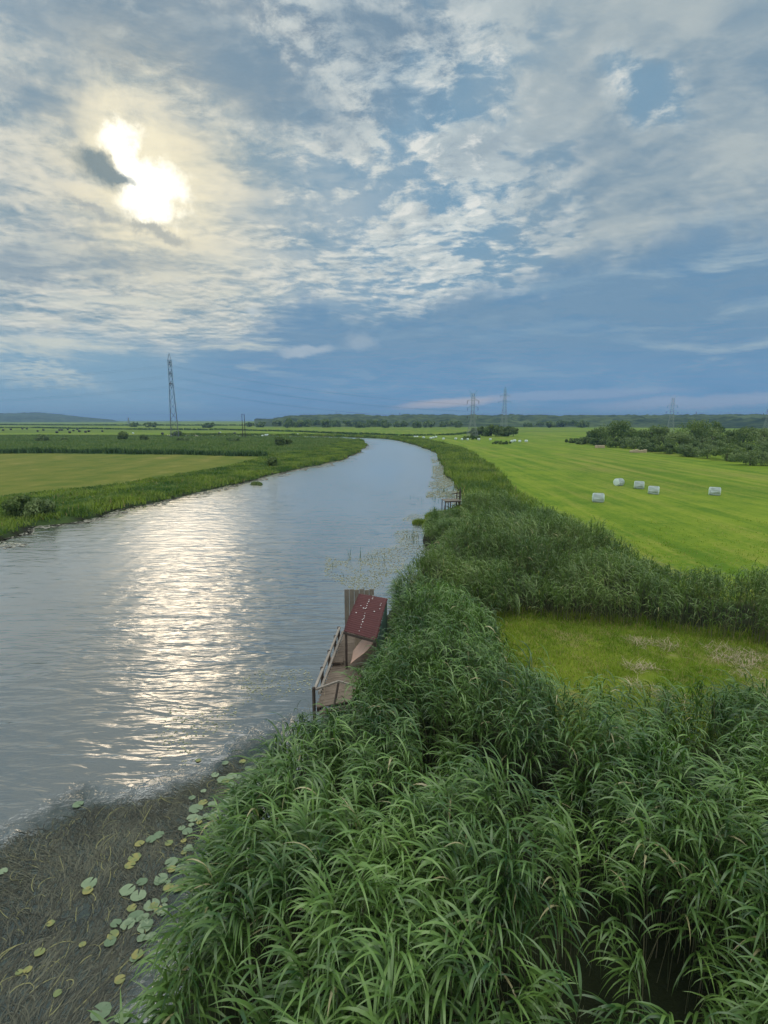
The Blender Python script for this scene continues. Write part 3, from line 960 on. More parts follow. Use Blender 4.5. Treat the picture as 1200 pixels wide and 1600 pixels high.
# --- left bank
lb = [(x - 0.2, y) for x, y in LEFT[4:19]]
LEFT_STRIP = [(-9.0, 176), (-6.6, 150), (-6.3, 131), (-7.4, 110), (-9.1, 94), (-13, 80.7), (-18.1, 68), (-19.7, 60.5), (-22.2, 53.4), (-24.4, 46.5), (-26.0, 42.0), (-27.4, 39.5), (-27.0, 36.5), (-30.6, 33.0), (-29.4, 29.0), (-30.5, 22),
              (-60, 24), (-47, 36), (-44.5, 43), (-35.7, 54.5), (-29.5, 74), (-28, 90), (-29, 98), (-20, 130), (-18, 176)]
LEFT_STRIP = near(LEFT_STRIP)
P = sample(LEFT_STRIP, 4.2, rng)
s = bank(P)
P = P[(s > 0.15) & (rng.rand(len(P)) < np.clip(75 / P[:, 1], 0.3, 1))]
s = bank(P)
Hh = 0.16 + 1.0 * fbm(P[:, 0] * 0.28, P[:, 1] * 0.18, 71) ** 2.2 + 0.22 * np.exp(-((s - 2) / 2.0) ** 2)
o = grass('bank_grass', P, terrain_z(P), Hh, rng, 9, 3, 0.05 + P[:, 1] * 0.0011, 0.30, M['bank_grass'], straw=0.03)
tag(o, 'rough green sedge and reeds along the left bank of the river', 'grass', kind='stuff')
# --- marsh beyond the hay meadow
MARSH = [(-30, 100), (-29, 98), (-20, 130), (-17, 176), (-20, 192), (-50, 203), (-130, 220), (-200, 222), (-300, 225), (-230, 150), (-190, 122), (-102, 109)]
MARSH = near(MARSH)
P = sample(MARSH, 0.7, rng)
P = P[in_view(P, 3)]
Hh = 0.45 + 0.75 * fbm(P[:, 0] * 0.07, P[:, 1] * 0.12, 81)
o = grass('marsh_grass', P, terrain_z(P), Hh, rng, 6, 2, 0.16 + P[:, 1] * 0.0008, 0.5, M['marsh_grass'], straw=0.02)
tag(o, 'pale green rough marsh grass behind the mown left meadow', 'grass', kind='stuff')


# --- ditches with tall dark vegetation across the far meadows
def ditch(label, px_line, h, width, dens, m='ditch_grass', bw=0.25):
    pts = [at(*q) for q in px_line]
    out_ = []
    for (x0, y0), (x1, y1) in zip(pts[:-1], pts[1:]):
        L = math.hypot(x1 - x0, y1 - y0)
        k = int(L * width * dens)
        t = rng.rand(k)
        nx, ny = -(y1 - y0) / L, (x1 - x0) / L
        u = rng.uniform(-.5, .5, k) * width
        out_.append(np.stack([x0 + (x1 - x0) * t + nx * u, y0 + (y1 - y0) * t + ny * u], 1))
    P = np.concatenate(out_)
    P = P[bank(P) > 0.5]
    hh = h * (0.6 + 0.8 * fbm(P[:, 0] * 0.1, P[:, 1] * 0.1, 91))
    o = grass('ditch_grass', P, terrain_z(P), hh, rng, 6, 2, bw, 0.35, M[m], straw=0.0)
    return tag(o, label, 'grass', kind='stuff')


ditch('dark ditch vegetation edging the far side of the mown left meadow', [(-30, 708), (130, 708), (300, 710), (412, 713)], 1.5, 3.0, 2.4)
ditch('dark thin ditch line in front of the far left field of bales', [(-30, 681), (150, 681), (330, 682), (400, 682)], 0.9, 3.0, 0.9, bw=0.4)
ditch('dark ditch line behind the far left bales', [(-30, 669), (60, 669), (180, 671), (330, 672)], 1.6, 8.0, 0.25, bw=0.9)
ditch('dark ditch line running up to the river bend on the far left meadow', [(330, 671), (470, 675), (560, 679)], 1.3, 6.0, 0.3, bw=0.8)
ditch('dark ditch line beyond the river bend', [(560, 678), (640, 681), (700, 680), (740, 676)], 1.1, 5.0, 0.4, bw=0.7)
ditch('dark low bushes in a line on the far left horizon', [(-30, 664), (200, 665), (430, 665)], 2.2, 14.0, 0.10, bw=1.8)


# ------------------------------------------------------------------ water plants by the near bank
def scatter_weed():
    # long water weed combed by the current, lying just under and on the surface
    poly = SHALLOW
    P = sample(poly, 1900, rng)
    P = P[in_view(P, 0.5)]
    nz = fbm(P[:, 0] * 0.9, P[:, 1] * 0.9, 101)
    ed = edge_dist(P, poly)
    sel = (nz + 0.32 * np.clip(ed / 1.3, 0, 1) > 0.50 + rng.uniform(-.16, .16, len(P))) & (bank(P) < -0.05)
    P = P[sel]
    n = len(P)
    fl = 2.3 + 1.1 * (fbm(P[:, 0] * 0.35, P[:, 1] * 0.35, 102) - 0.5) * 4 + rng.normal(0, 0.35, n)
    b = np.concatenate([P, (rng.uniform(-0.07, 0.016, n) - 0.07 * np.clip(1.0 - ed[sel], 0, 1))[:, None]], 1)
    seg = 5
    pos = b.copy(); out_ = np.zeros((n, seg + 1, 2, 3))
    L = rng.uniform(0.18, 0.55, n); wd = rng.uniform(0.003, 0.008, n); bend = rng.normal(0, 1.4, n)
    for k in range(seg + 1):
        a = fl + bend * k / seg
        dv = np.stack([np.cos(a), np.sin(a), np.zeros(n)], 1); sv = np.stack([-np.sin(a), np.cos(a), np.full(n, 0.25)], 1)
        w = (wd * (1 - 0.7 * abs(k / seg - 0.4)))[:, None]
        out_[:, k, 0] = pos + sv * w; out_[:, k, 1] = pos - sv * w
        pos = pos + dv * (L / seg)[:, None]
    V = out_.reshape(-1, 3)
    bb = np.arange(n)[:, None] * ((seg + 1) * 2) + np.arange(seg)[None, :] * 2
    Q = np.stack([bb, bb + 1, bb + 3, bb + 2], -1).reshape(-1, 4)
    t = np.clip(rng.rand(n) * 0.9, 0, 0.89); t[rng.rand(n) < 0.03] = 1.0
    o = np_mesh('water_weed', V, Q, M['weed'], tint=np.repeat(t, (seg + 1) * 2))
    tag(o, 'brown strands of water weed combed along the shallows beside the reeds', 'water weed', kind='stuff')


scatter_weed()


def flakes(name, P, size, z, m, label, cat):
    n = len(P)
    k = 6
    a0 = rng.uniform(0, 6.28, n)
    V = np.zeros((n, k, 3))
    for j in range(k):
        r = size * rng.uniform(0.5, 1.2, n)
        a = a0 + j * 2 * math.pi / k
        V[:, j, 0] = P[:, 0] + np.cos(a) * r * 1.3; V[:, j, 1] = P[:, 1] + np.sin(a) * r; V[:, j, 2] = z
    b = np.arange(n)[:, None] * k
    Q = np.concatenate([b + np.array([[0, 1, 2, 3]]), b + np.array([[0, 3, 4, 5]])], 0)
    o = np_mesh(name, V.reshape(-1, 3), Q, m, tint=np.repeat(rng.rand(n) * 0.95, k))
    return tag(o, label, cat, kind='stuff')


def algae_points(poly, dens, thr, seed, sc=0.5):
    poly = near(poly)
    P = sample(poly, dens, rng)
    nz = fbm(P[:, 0] * sc, P[:, 1] * sc * 0.6, seed, 5)
    ed = edge_dist(P, poly)
    sel = nz + 0.14 * np.clip(ed / 2, 0, 1) > thr + rng.uniform(-.05, .05, len(P))
    P = P[sel]
    return P[bank(P) < 0.02]


P = algae_points([(0.9, 20), (2.6, 24), (4.3, 26), (2.5, 28.0), (2.9, 32), (6, 40), (4, 41), (0.5, 33), (-1.0, 27), (-4.0, 25.5), (-3.5, 22), (-1.2, 19.4)], 90, 0.53, 111)
flakes('algae_mat', P, rng.uniform(0.015, 0.05, len(P)), 0.008, M['algae'], 'pale green algae floating in the cove beside the reeds', 'algae')
P = algae_points([(6.4, 39.5), (8.6, 42.5), (9.9, 49), (10.2, 56), (10.1, 64), (11.2, 72), (12.6, 88), (14, 103), (12, 103), (10.2, 86), (8.6, 70), (7.0, 60), (5.5, 50), (4.5, 44)], 34, 0.50, 112, 0.3)
flakes('algae_mat', P, rng.uniform(0.04, 0.13, len(P)), 0.008, M['algae'], 'pale algae film along the right bank near the small jetty', 'algae')
# pale fringe of floating scum along the left bank
fr = []
for a, b in zip(LEFT_S[:-1], LEFT_S[1:]):
    if 30 < a[1] < 230:
        L = math.hypot(b[0] - a[0], b[1] - a[1])
        k = int(L * 34)
        t = rng.rand(k)
        nzz = vnoise(np.full(k, a[0] * 0.21), a[1] * 0.21 + t * L * 0.21, 121)
        wd = 0.35 + 3.4 * np.clip(nzz - 0.36, 0, 1) * 1.8 * (0.6 + a[1] / 140)
        u = rng.rand(k) * wd
        fr.append(np.stack([a[0] + (b[0] - a[0]) * t + u * 0.95, a[1] + (b[1] - a[1]) * t - u * 0.35], 1))
P = np.concatenate(fr)
P = P[bank(P) < 0.05]
flakes('scum_fringe', P, rng.uniform(0.06, 0.20, len(P)), 0.012, M['foam'], 'pale beige scum fringe floating along the left bank', 'scum')
# loose weed scraps in open water near the deck
P = algae_points([(-3.0, 9.0), (-2.4, 10.5), (-2.6, 13), (-5, 13), (-7.5, 11), (-6, 8.6)], 60, 0.60, 131, 0.7)
flakes('algae_mat', P, rng.uniform(0.012, 0.035, len(P)), 0.008, M['algae'], 'thin scatter of green algae on open water left of the pier', 'algae')

Pr = []
for px, py, k, sp in ((693, 768, 26, 0.9), (680, 778, 14, 1.6), (700, 778, 12, 0.8), (572, 872, 4, 0.5), (555, 890, 3, 0.8), (640, 842, 10, 0.5)):
    c_ = at(px, py, 0.0)
    Pr.append(np.array(c_) + rng.normal(0, sp, (k, 2)))
Pr = np.concatenate(Pr)
Pr = Pr[bank(Pr) < 0]
o = grass('rushes', Pr, np.full(len(Pr), -0.05), rng.uniform(0.35, 0.95, len(Pr)), rng, 2, 2, 0.035, 0.05, M['ditch_grass'], curl=(0.0, 0.5), straw=0.0)
tag(o, 'sparse thin rushes standing in the water before the small jetty', 'rushes', kind='stuff')
for px, py, r_, h_t, lb_ in ((657, 818, 0.55, 0.6, 'small round green tussock alone in the water at the tip of the far reeds'), (690, 808, 1.2, 0.8, 'wide yellow green tussock in the water just below the small jetty')):
    c_ = np.array(at(px, py, 0.0))
    k = int(900 * r_)
    a_r = rng.uniform(0, 6.283, k); q_r = r_ * np.sqrt(rng.rand(k))
    Pt = c_ + np.stack([np.cos(a_r) * q_r * 1.3, np.sin(a_r) * q_r], 1)
    o = grass('tussock', Pt, np.full(k, -0.02), h_t * (1.05 - 0.5 * (q_r / r_) ** 2), rng, 3, 3, 0.035, 0.05, M['bank_grass'])
    tag(o, lb_, 'tussock')

# ------------------------------------------------------------------ lily pads, each one a thing
def pad_mesh(r, seed, m):
    rr_ = np.random.RandomState(seed)
    k = 18
    a0 = rr_.uniform(0, 6.28)
    V = [(0, 0, 0.0)]
    for j in range(k + 1):
        a = a0 + 0.16 + j * (2 * math.pi - 0.32) / k
        q_ = r * (1 + rr_.uniform(-.09, .07))
        V.append((math.cos(a) * q_ * 1.05, math.sin(a) * q_ * 0.95, 0.006 + rr_.uniform(0, 0.010)))
    T = [(0, j, j + 1) for j in range(1, k + 1)]
    o = np_mesh('lily_pad', V, np.zeros((0, 4)), m, tris=T, tint=np.full(len(V), rr_.rand()))
    return o


PADS = [(158, 1580, 17, 0), (192, 1588, 13, 0), (268, 1347, 11, 0), (282, 1357, 10, 0), (252, 1372, 11, 0), (199, 1391, 13, 0), (216, 1400, 13, 0), (237, 1414, 13, 0), (212, 1432, 13, 0), (200, 1444, 12, 0),
        (226, 1449, 12, 0), (177, 1461, 10, 1), (140, 1380, 13, 0), (137, 1392, 9, 1), (306, 1263, 12, 0), (301, 1278, 10, 0), (293, 1299, 9, 0), (284, 1294, 6, 0), (338, 1272, 9, 0), (248, 1305, 9, 0), (236, 1312, 9, 0),
        (218, 1318, 8, 1), (210, 1340, 11, 1), (203, 1352, 9, 1), (347, 1218, 9, 0), (362, 1213, 9, 0), (362, 1226, 8, 0), (388, 1220, 10, 0), (361, 1245, 10, 0), (378, 1240, 9, 0), (352, 1192, 6, 0), (122, 1257, 9, 0),
        (4, 1362, 8, 0), (79, 1443, 7, 1), (62, 1488, 9, 1), (43, 1515, 7, 1), (30, 1519, 6, 1), (129, 1476, 6, 1), (90, 1552, 7, 1), (222, 1378, 9, 0), (262, 1480, 9, 1), (215, 1492, 10, 1), (187, 1530, 9, 1), (310, 1188, 5, 1)]
rp_ = random.Random(8)
for k_ in range(72):                            # smaller pads trailing up along the reed edge
    t_ = rp_.random()
    PADS.append((int(195 + 190 * t_ + rp_.gauss(0, 20)), int(1490 - 290 * t_ + rp_.gauss(0, 16)), int(rp_.uniform(4, 9.5) * (1.1 - 0.4 * t_)) + 1, int(rp_.random() < 0.25)))
for i, (px, py, r, yel) in enumerate(PADS):
    sc_ = scale_at(px, py, 0.0)
    o = pad_mesh(r / sc_ / 1.16, 300 + i, M['pad_yellow'] if yel else M['pad'])
    x, y = at(px, py, 0.02)
    o.location = (x, y, 0.014 + 0.0015 * (i % 7))
    if yel:
        tag(o, 'yellowing lily pad floating among the brown water weed', 'lily pad', 'yellow lily pads among the weed')
    elif i == 0:
        tag(o, 'large round green lily pad nearest the bridge, by the foot of the reeds', 'lily pad', 'green lily pads by the reeds')
    elif px > 340:
        tag(o, 'green lily pad in the cluster at the open water end of the reed bed', 'lily pad', 'green lily pads by the reeds')
    elif px < 130:
        tag(o, 'small green lily pad on open water far from the reeds', 'lily pad', 'green lily pads by the reeds')
    else:
        tag(o, 'green lily pad floating close beside the foreground reeds', 'lily pad', 'green lily pads by the reeds')

# ------------------------------------------------------------------ fishing pier and red roofed hut
def lerp(a, b, t): return tuple(a[i] + (b[i] - a[i]) * t for i in range(len(a)))


pier = empty('fishing_pier', (-2.0, 15.0, 0), 'weathered grey wooden fishing pier with a double rail on its river side', 'pier')


def loc(q): return (q[0] + 2.0, q[1] - 15.0, q[2])


mb = MB()
k = 34
for i in range(k):
    t = (i + 0.5) / k
    a = lerp(n0, f0, t); b = lerp(n1, f1, t)
    mb.bar(loc((*a, DZ + 0.004 * (i % 3))), loc((*b, DZ - 0.004 * (i % 2))), 0.142, 0.035)
deck = mb.build('deck', M['wood_deck'], pier)
mb = MB()
for t_ in (0.06, 0.94):
    mb.bar(loc((*lerp(n0, n1, t_), DZ - 0.09)), loc((*lerp(f0, f1, t_), DZ - 0.09)), 0.09, 0.13)
mb.build('joist', M['wood_dark'], pier)
RZ = DZ + 0.62
rf = lerp(n0, f0, 0.80)
for off_, zz in ((-0.02, RZ), (0.10, RZ - 0.16)):
    MB().bar(loc((n0[0] + off_, n0[1], zz)), loc((rf[0] + off_, rf[1], zz)), 0.075, 0.06).build('rail', M['wood_rail'], pier)
for t_ in (0.0, 0.28, 0.55, 0.82, 1.0):
    q0 = (n0[0] - 0.06, n0[1]); q1 = (rf[0] - 0.06, rf[1])
    a = lerp(q0, q1, t_)
    MB().bar(loc((*a, -1.0)), loc((*a, RZ + 0.03)), 0.05, 0.05, 8).build('post', M['wood_dark'], pier)
# rail across the near end, kinked, and a lower step
mk = at(530, 1066, DZ + 0.64)
MB().bar(loc((n0[0], n0[1] - 0.02, RZ - 0.02)), loc((*mk, RZ + 0.06)), 0.06, 0.05).build('rail', M['wood_rail'], pier)
MB().bar(loc((*mk, RZ + 0.05)), loc((*at(556, 1073, DZ + 0.5), RZ - 0.1)), 0.06, 0.05).build('rail', M['wood_rail'], pier)
MB().bar(loc((mk[0] - 0.02, mk[1] - 0.02, RZ + 0.02)), loc((mk[0] - 0.25, mk[1] - 0.7, 0.0)), 0.05, 0.05).build('brace', M['wood_dark'], pier)
MB().bar(loc((n0[0] + 0.1, n0[1] - 0.03, DZ - 0.16)), loc((n1[0], n1[1] - 0.03, DZ - 0.16)), 0.05, 0.16).build('fascia', M['wood_deck'], pier)
mb = MB()
bx, by = at(526, 1034, DZ + 0.1)
mb.box(loc((bx, by, DZ + 0.16)), (0.46, 0.34, 0.05)); mb.box(loc((bx - 0.2, by, DZ + 0.08)), (0.04, 0.30, 0.12)); mb.box(loc((bx + 0.19, by, DZ + 0.08)), (0.04, 0.30, 0.12))
bench = mb.build('step', M['wood_deck'], pier)
for t_ in (0.02, 0.5, 0.98):
    a = lerp(n1, f1, t_)
    MB().bar(loc((*a, -0.9)), loc((*a, DZ - 0.03)), 0.06, 0.06, 8).build('pile', M['wood_dark'], pier)

hut = empty('fishing_hut', (-0.9, 17.0, DZ), 'small open fishing hut with a dark red corrugated roof standing on the pier', 'hut')


def hl(q): return (q[0] + 0.9, q[1] - 17.0, q[2] - DZ)


# roof corners: front left, front right, back right, back left
r0, r1, r2, r3 = (*at(537, 986, 2.0), 2.0), (*at(588, 1000, 2.0), 2.0), (*at(606, 935, 2.42), 2.42), (*at(561, 928, 2.42), 2.42)


def rp(u, v, dz=0.0):
    """point under the roof, u across and v from front to back"""
    c = Vector(r0).lerp(Vector(r3), v).lerp(Vector(r1).lerp(Vector(r2), v), u)
    return (c.x, c.y, c.z + dz)



def roof_mesh():
    nu, nv = 10, 140
    V = []
    for sgn in (0, 1):
        for j in range(nv + 1):
            v = j / nv
            for i in range(nu + 1):
                u = i / nu
                L_ = Vector(r0).lerp(Vector(r3), v); R_ = Vector(r1).lerp(Vector(r2), v)
                c = L_.lerp(R_, u)
                z = 0.034 * math.sin(v * 2 * math.pi * 22) + 0.05 * math.sin(v * math.pi) + 0.012 * math.sin(u * 3 + v * 7)
                c = c + Vector((0, 0, z - 0.012 * sgn))
                V.append(hl(tuple(c)))
    w_ = nu + 1
    Q = []
    n1_ = (nv + 1) * w_
    for j in range(nv):
        for i in range(nu):
            a = j * w_ + i
            Q.append((a, a + 1, a + w_ + 1, a + w_))
            Q.append((n1_ + a, n1_ + a + w_, n1_ + a + w_ + 1, n1_ + a + 1))
    for i in range(nu):
        Q.append((i, n1_ + i, n1_ + i + 1, i + 1)); a = nv * w_ + i
        Q.append((a, a + 1, n1_ + a + 1, n1_ + a))
    for j in range(nv):
        a = j * w_
        Q.append((a, a + w_, n1_ + a + w_, n1_ + a)); a = j * w_ + nu
        Q.append((a, n1_ + a, n1_ + a + w_, a + w_))
    return np_mesh('roof', V, Q, M['roof_red'], hut, smooth=True)


roof = roof_mesh()
# bird droppings on the roof
mb = MB()
DROPS = [(0.46, 0.06), (0.47, 0.14), (0.46, 0.2), (0.475, 0.26), (0.47, 0.33), (0.46, 0.4), (0.455, 0.46), (0.44, 0.6), (0.41, 0.58), (0.43, 0.66), (0.42, 0.72), (0.435, 0.78), (0.43, 0.83), (0.52, 0.88), (0.515, 0.93), (0.5, 1.0 - 0.015),
         (0.35, 0.58), (0.24, 0.63), (0.18, 0.43), (0.72, 0.55), (0.86, 0.64), (0.845, 0.74), (0.85, 0.79), (0.445, 0.30), (0.48, 0.37)]
rd = random.Random(4)
for u, v in DROPS:
    c = Vector(r0).lerp(Vector(r3), v).lerp(Vector(r1).lerp(Vector(r2), v), u)
    z = 0.05 * math.sin(v * math.pi) + 0.044
    r = bmesh.ops.create_icosphere(mb.bm, subdivisions=1, radius=1.0)
    bmesh.ops.scale(mb.bm, vec=(rd.uniform(.014, .03), rd.uniform(.016, .036), 0.008), verts=r['verts'])
    bmesh.ops.translate(mb.bm, vec=hl((c.x, c.y, c.z + z)), verts=r['verts'])
dr = mb.build('dropping', M['dropping'], roof)
tag(dr, kind='stuff')
# eaves boards and posts
MB().bar(hl((r0[0], r0[1] - 0.02, r0[2] - 0.06)), hl((r1[0], r1[1] - 0.02, r1[2] - 0.06)), 0.03, 0.08).build('eaves_board', M['wood_dark'], hut)
for x, y, zt in (rp(0.06, 0.03, -0.02), rp(0.94, 0.03, -0.02), rp(0.06, 0.96, -0.02), rp(0.94, 0.96, -0.02)):
    MB().bar(hl((x, y, DZ - 0.3)), hl((x, y, zt)), 0.075, 0.075).build('post', M['wood_dark'], hut)


def boards(a, b, z0, ztop0, ztop1, nb, m, name, th=0.025):
    mb = MB()
    for i in range(nb):
        c0 = lerp(a, b, i / nb); c1 = lerp(a, b, (i + 1) / nb - 0.012 / max(.4, math.dist(a, b)))
        zt = ztop0 + (ztop1 - ztop0) * (i + .5) / nb
        mid_ = lerp(c0, c1, 0.5)
        ang = math.atan2(b[1] - a[1], b[0] - a[0])
        zt += 0.02 * math.sin(i * 2.7)
        mb.box(hl((*mid_, (z0 + zt) / 2)), (math.dist(c0, c1), th, zt - z0), Matrix.Rotation(ang, 3, 'Z'))
    return mb.build(name, m, hut)


boards(rp(1.0, 0.06)[:2], rp(0.985, 0.94)[:2], DZ - 0.25, r1[2] - 0.06, r2[2] - 0.06, 14, M['wood_green'], 'side_wall')
boards(rp(0.09, 0.5)[:2], rp(0.95, 0.5)[:2], DZ, 2.14, 2.14, 8, M['wood_tan'], 'inner_wall')
wl = at(539, 986, 0.52); wr = at(585, 984, 0.52)
wt = CAMH + (wl[1] * ray(540, 921)[2] / ray(540, 921)[1])
boards(wl, wr, 0.52, wt, wt - 0.05, 6, M['wood_panel'], 'windbreak')
MB().bar(hl(rp(1.0, 0.25, -1.0)), hl((rp(1.0, 0.25)[0] + 0.75, rp(1.0, 0.25)[1] + 0.1, rp(1, .25)[2] - 0.98)), 0.05, 0.05).build('outrigger', M['wood_rail'], hut)

# peach coloured curved sheet under the roof
V, Q = [], []
nu, nv = 6, 16
for sgn in (0, 1):
    for j in range(nv + 1):
        v = j / nv
        cx = -0.42 + 0.80 * v; cz = 0.10 + 0.92 * v ** 1.35 + 0.05 * math.sin(v * 6.5)
        wv = 0.12 + 0.42 * math.sin(math.pi * min(1, 0.18 + v * 0.85))
        for i in range(nu + 1):
            u = i / nu - 0.5
            V.append((cx + u * 0.18 * wv, u * 2 * wv * 0.8, cz + 0.55 * u * u * wv * 2 - 0.02 * sgn + u * 0.10))
w_ = nu + 1; n1_ = (nv + 1) * w_
for j in range(nv):
    for i in range(nu):
        a = j * w_ + i
        Q.append((a, a + 1, a + w_ + 1, a + w_)); Q.append((n1_ + a, n1_ + a + w_, n1_ + a + w_ + 1, n1_ + a + 1))
for i in range(nu):
    Q.append((i, n1_ + i, n1_ + i + 1, i + 1)); a = nv * w_ + i; Q.append((a, a + 1, n1_ + a + 1, n1_ + a))
for j in range(nv):
    a = j * w_; Q.append((a, a + w_, n1_ + a + w_, n1_ + a)); a += nu; Q.append((a, n1_ + a, n1_ + a + w_, a + w_))
sh = np_mesh('curved_sheet', V, Q, M['peach'], smooth=True)
_p = rp(0.62, 0.16)
sh.scale = (1.2, 1.35, 1.15)
sh.location = (_p[0], _p[1], DZ + 0.22)
tag(sh, 'faded peach curved sheet propped under the red roofed hut', 'plastic sheet')

# ------------------------------------------------------------------ small jetty farther up the right bank
jx, jy = at(706, 796, 0.0)
jet = empty('small_jetty', (jx, jy, 0), 'small dark wooden jetty on thin legs beside the far right bank', 'jetty', rz=RAD(8))
mb = MB()
for i in range(9):
    mb.box((-0.75 + i * 0.19, 0.35, 0.92 + 0.004 * (i % 2)), (0.17, 1.5, 0.045))
mb.build('deck', M['wood_panel'], jet)
MB().box((0, -0.38, 0.86), (1.75, 0.05, 0.10)).build('fascia', M['wood_dark'], jet)
for x, y in ((-0.78, -0.36), (-0.25, -0.36), (-0.12, 1.0), (0.62, -0.36), (-0.78, 1.0), (0.78, 1.0)):
    MB().bar((x, y, -0.9), (x, y, 0.9), 0.05, 0.05, 8).build('leg', M['wood_dark'], jet)
MB().bar((-0.80, -0.38, 0.7), (-0.98, -0.5, -0.4), 0.04, 0.04, 6).build('brace', M['wood_dark'], jet)
for x, y, h in ((0.86, 0.1, 1.9), (0.92, 0.55, 2.2), (0.70, 0.9, 1.7)):
    MB().bar((x, y, 0.2), (x + 0.06, y, h), 0.06, 0.05, 6).build('post', M['wood_dark'], jet)
MB().bar((0.2, 0.95, 1.45), (0.95, 0.55, 1.6), 0.05, 0.08).build('rail', M['wood_dark'], jet)
MB().bar((0.35, -0.3, 1.3), (0.9, 0.1, 1.35), 0.05, 0.06).build('rail', M['wood_dark'], jet)


# ------------------------------------------------------------------ silage bales
def bale_mesh(name, r, L, m, m2):
    root = empty(name, (0, 0, 0), '', '')
    mb = MB()
    rb = bmesh.ops.create_cone(mb.bm, cap_ends=True, segments=28, radius1=r, radius2=r, depth=L)
    es = [e for e in mb.bm.edges if all(abs(abs(v.co.z) - L / 2) < 1e-4 for v in e.verts)]
    bmesh.ops.bevel(mb.bm, geom=es, offset=0.14, segments=4, affect='EDGES', profile=0.5)
    bmesh.ops.rotate(mb.bm, matrix=Matrix.Rotation(RAD(90), 3, 'Y'), verts=mb.bm.verts)
    rd = random.Random(5)
    for v in mb.bm.verts:
        v.co += Vector((rd.uniform(-.003, .003), rd.uniform(-.003, .003), rd.uniform(-.003, .003)))
        if v.co.z < -r * 0.9: v.co.z = -r * 0.9
    bmesh.ops.translate(mb.bm, vec=(0, 0, r * 0.9), verts=mb.bm.verts)
    body = mb.build('wrap', m, root, smooth=True)
    for sx in (-1, 1):
        mb = MB()
        for k in range(5):
            a = k * 1.256 + sx
            mb.bar((sx * (L / 2 + 0.004), 0, r * 0.9), (sx * (L / 2 + 0.004), math.cos(a) * r * 0.8, r * 0.9 + math.sin(a) * r * 0.78), 0.022, 0.012)
        mb.build('end_fold', m2, root)
    return root


b0 = bale_mesh('silage_bale', 0.50, 1.14, M['bale_wrap'], M['bale_fold'])
BALES = [(937, 786, -6, 'pale wrapped bale nearest the reed bed, set apart in front of the others'), (969, 759, 38, 'pale wrapped bale farthest back on the field, turned end towards the river'),
         (1001, 764, -14, 'pale wrapped bale in the middle of the close trio on the field'), (1024, 773, -18, 'pale wrapped bale at the front right of the close trio'),
         (1120, 774, -12, 'pale wrapped bale standing alone far to the right of the others')]
for i, (px, py, rz, lb_) in enumerate(BALES):
    o = b0 if i == 0 else copy_tree(b0)
    x, y = at(px, py, 0.45)
    y += 0.45
    o.location = (x, y, float(terrain_z(np.array([[x, y]]))[0]) + 0.0)
    o.rotation_euler = (0, 0, RAD(rz - px * 0.012))
    tag(o, lb_, 'hay bale', 'wrapped bales on the right field')


def simple_bale(m, r=0.6, L=1.2):
    mb = MB()
    bmesh.ops.create_cone(mb.bm, cap_ends=True, segments=14, radius1=r, radius2=r, depth=L)
    es = [e for e in mb.bm.edges if all(abs(abs(v.co.z) - L / 2) < 1e-4 for v in e.verts)]
    bmesh.ops.bevel(mb.bm, geom=es, offset=0.12, segments=2, affect='EDGES')
    bmesh.ops.rotate(mb.bm, matrix=Matrix.Rotation(RAD(90), 3, 'Y'), verts=mb.bm.verts)
    bmesh.ops.translate(mb.bm, vec=(0, 0, r * 0.95), verts=mb.bm.verts)
    return mb.build('silage_bale', m, smooth=True)


fw = simple_bale(M['bale_wrap'], 0.48, 1.1)
FARW = [(648, 684), (652, 684), (662, 685), (673, 686), (677, 685), (681, 684), (693, 687), (712, 687), (722, 688), (728, 687), (731, 688), (748, 688), (766, 688), (800, 691), (804, 690), (812, 691), (822, 691)]
for i, (px, py) in enumerate(FARW):
    o = fw if i == 0 else copy_tree(fw)
    x, y = at(px, py)
    o.location = (x, y, float(terrain_z(np.array([[x, y]]))[0]))
    o.rotation_euler = (0, 0, (i * 1.7) % 3.1)
    l_ = 'tiny white bale in the far meadow beyond the right bank' if px < 700 else ('tiny white bale in front of the bush under the distant pylon' if px < 780 else 'tiny white bale right of the low dark bush on the far meadow')
    tag(o, l_, 'hay bale', 'white bales far up the right meadow')
fd = simple_bale(M['bale_dark'], 0.7, 1.4)
FARD = [(5, 673), (17, 672), (35, 671), (42, 671), (59, 675), (68, 673), (89, 677), (93, 673), (97, 673), (106, 672), (109, 677), (115, 674), (121, 672), (124, 675), (134, 676), (139, 675), (160, 675), (168, 671), (254, 679), (343, 679), (348, 680), (367, 679)]
for i, (px, py) in enumerate(FARD):
    o = fd if i == 0 else copy_tree(fd)
    x, y = at(px, py)
    o.location = (x, y, float(terrain_z(np.array([[x, y]]))[0]))
    o.rotation_euler = (0, 0, (i * 1.3) % 3.1)
    tag(o, 'tiny dark bale scattered on the bright far left field' if px < 200 else 'tiny dark bale on the far field near the left pylon', 'hay bale', 'dark bales on the far left field')
FARL = [(132, 670), (208, 678), (344, 677), (410, 680), (415, 680), (418, 680), (455, 681), (465, 680), (470, 681)]
for i, (px, py) in enumerate(FARL):
    o = copy_tree(fw)
    x, y = at(px, py)
    o.location = (x, y, float(terrain_z(np.array([[x, y]]))[0]))
    tag(o, 'tiny white bale on the far left field before the river bend', 'hay bale', 'white bales on the far left field')


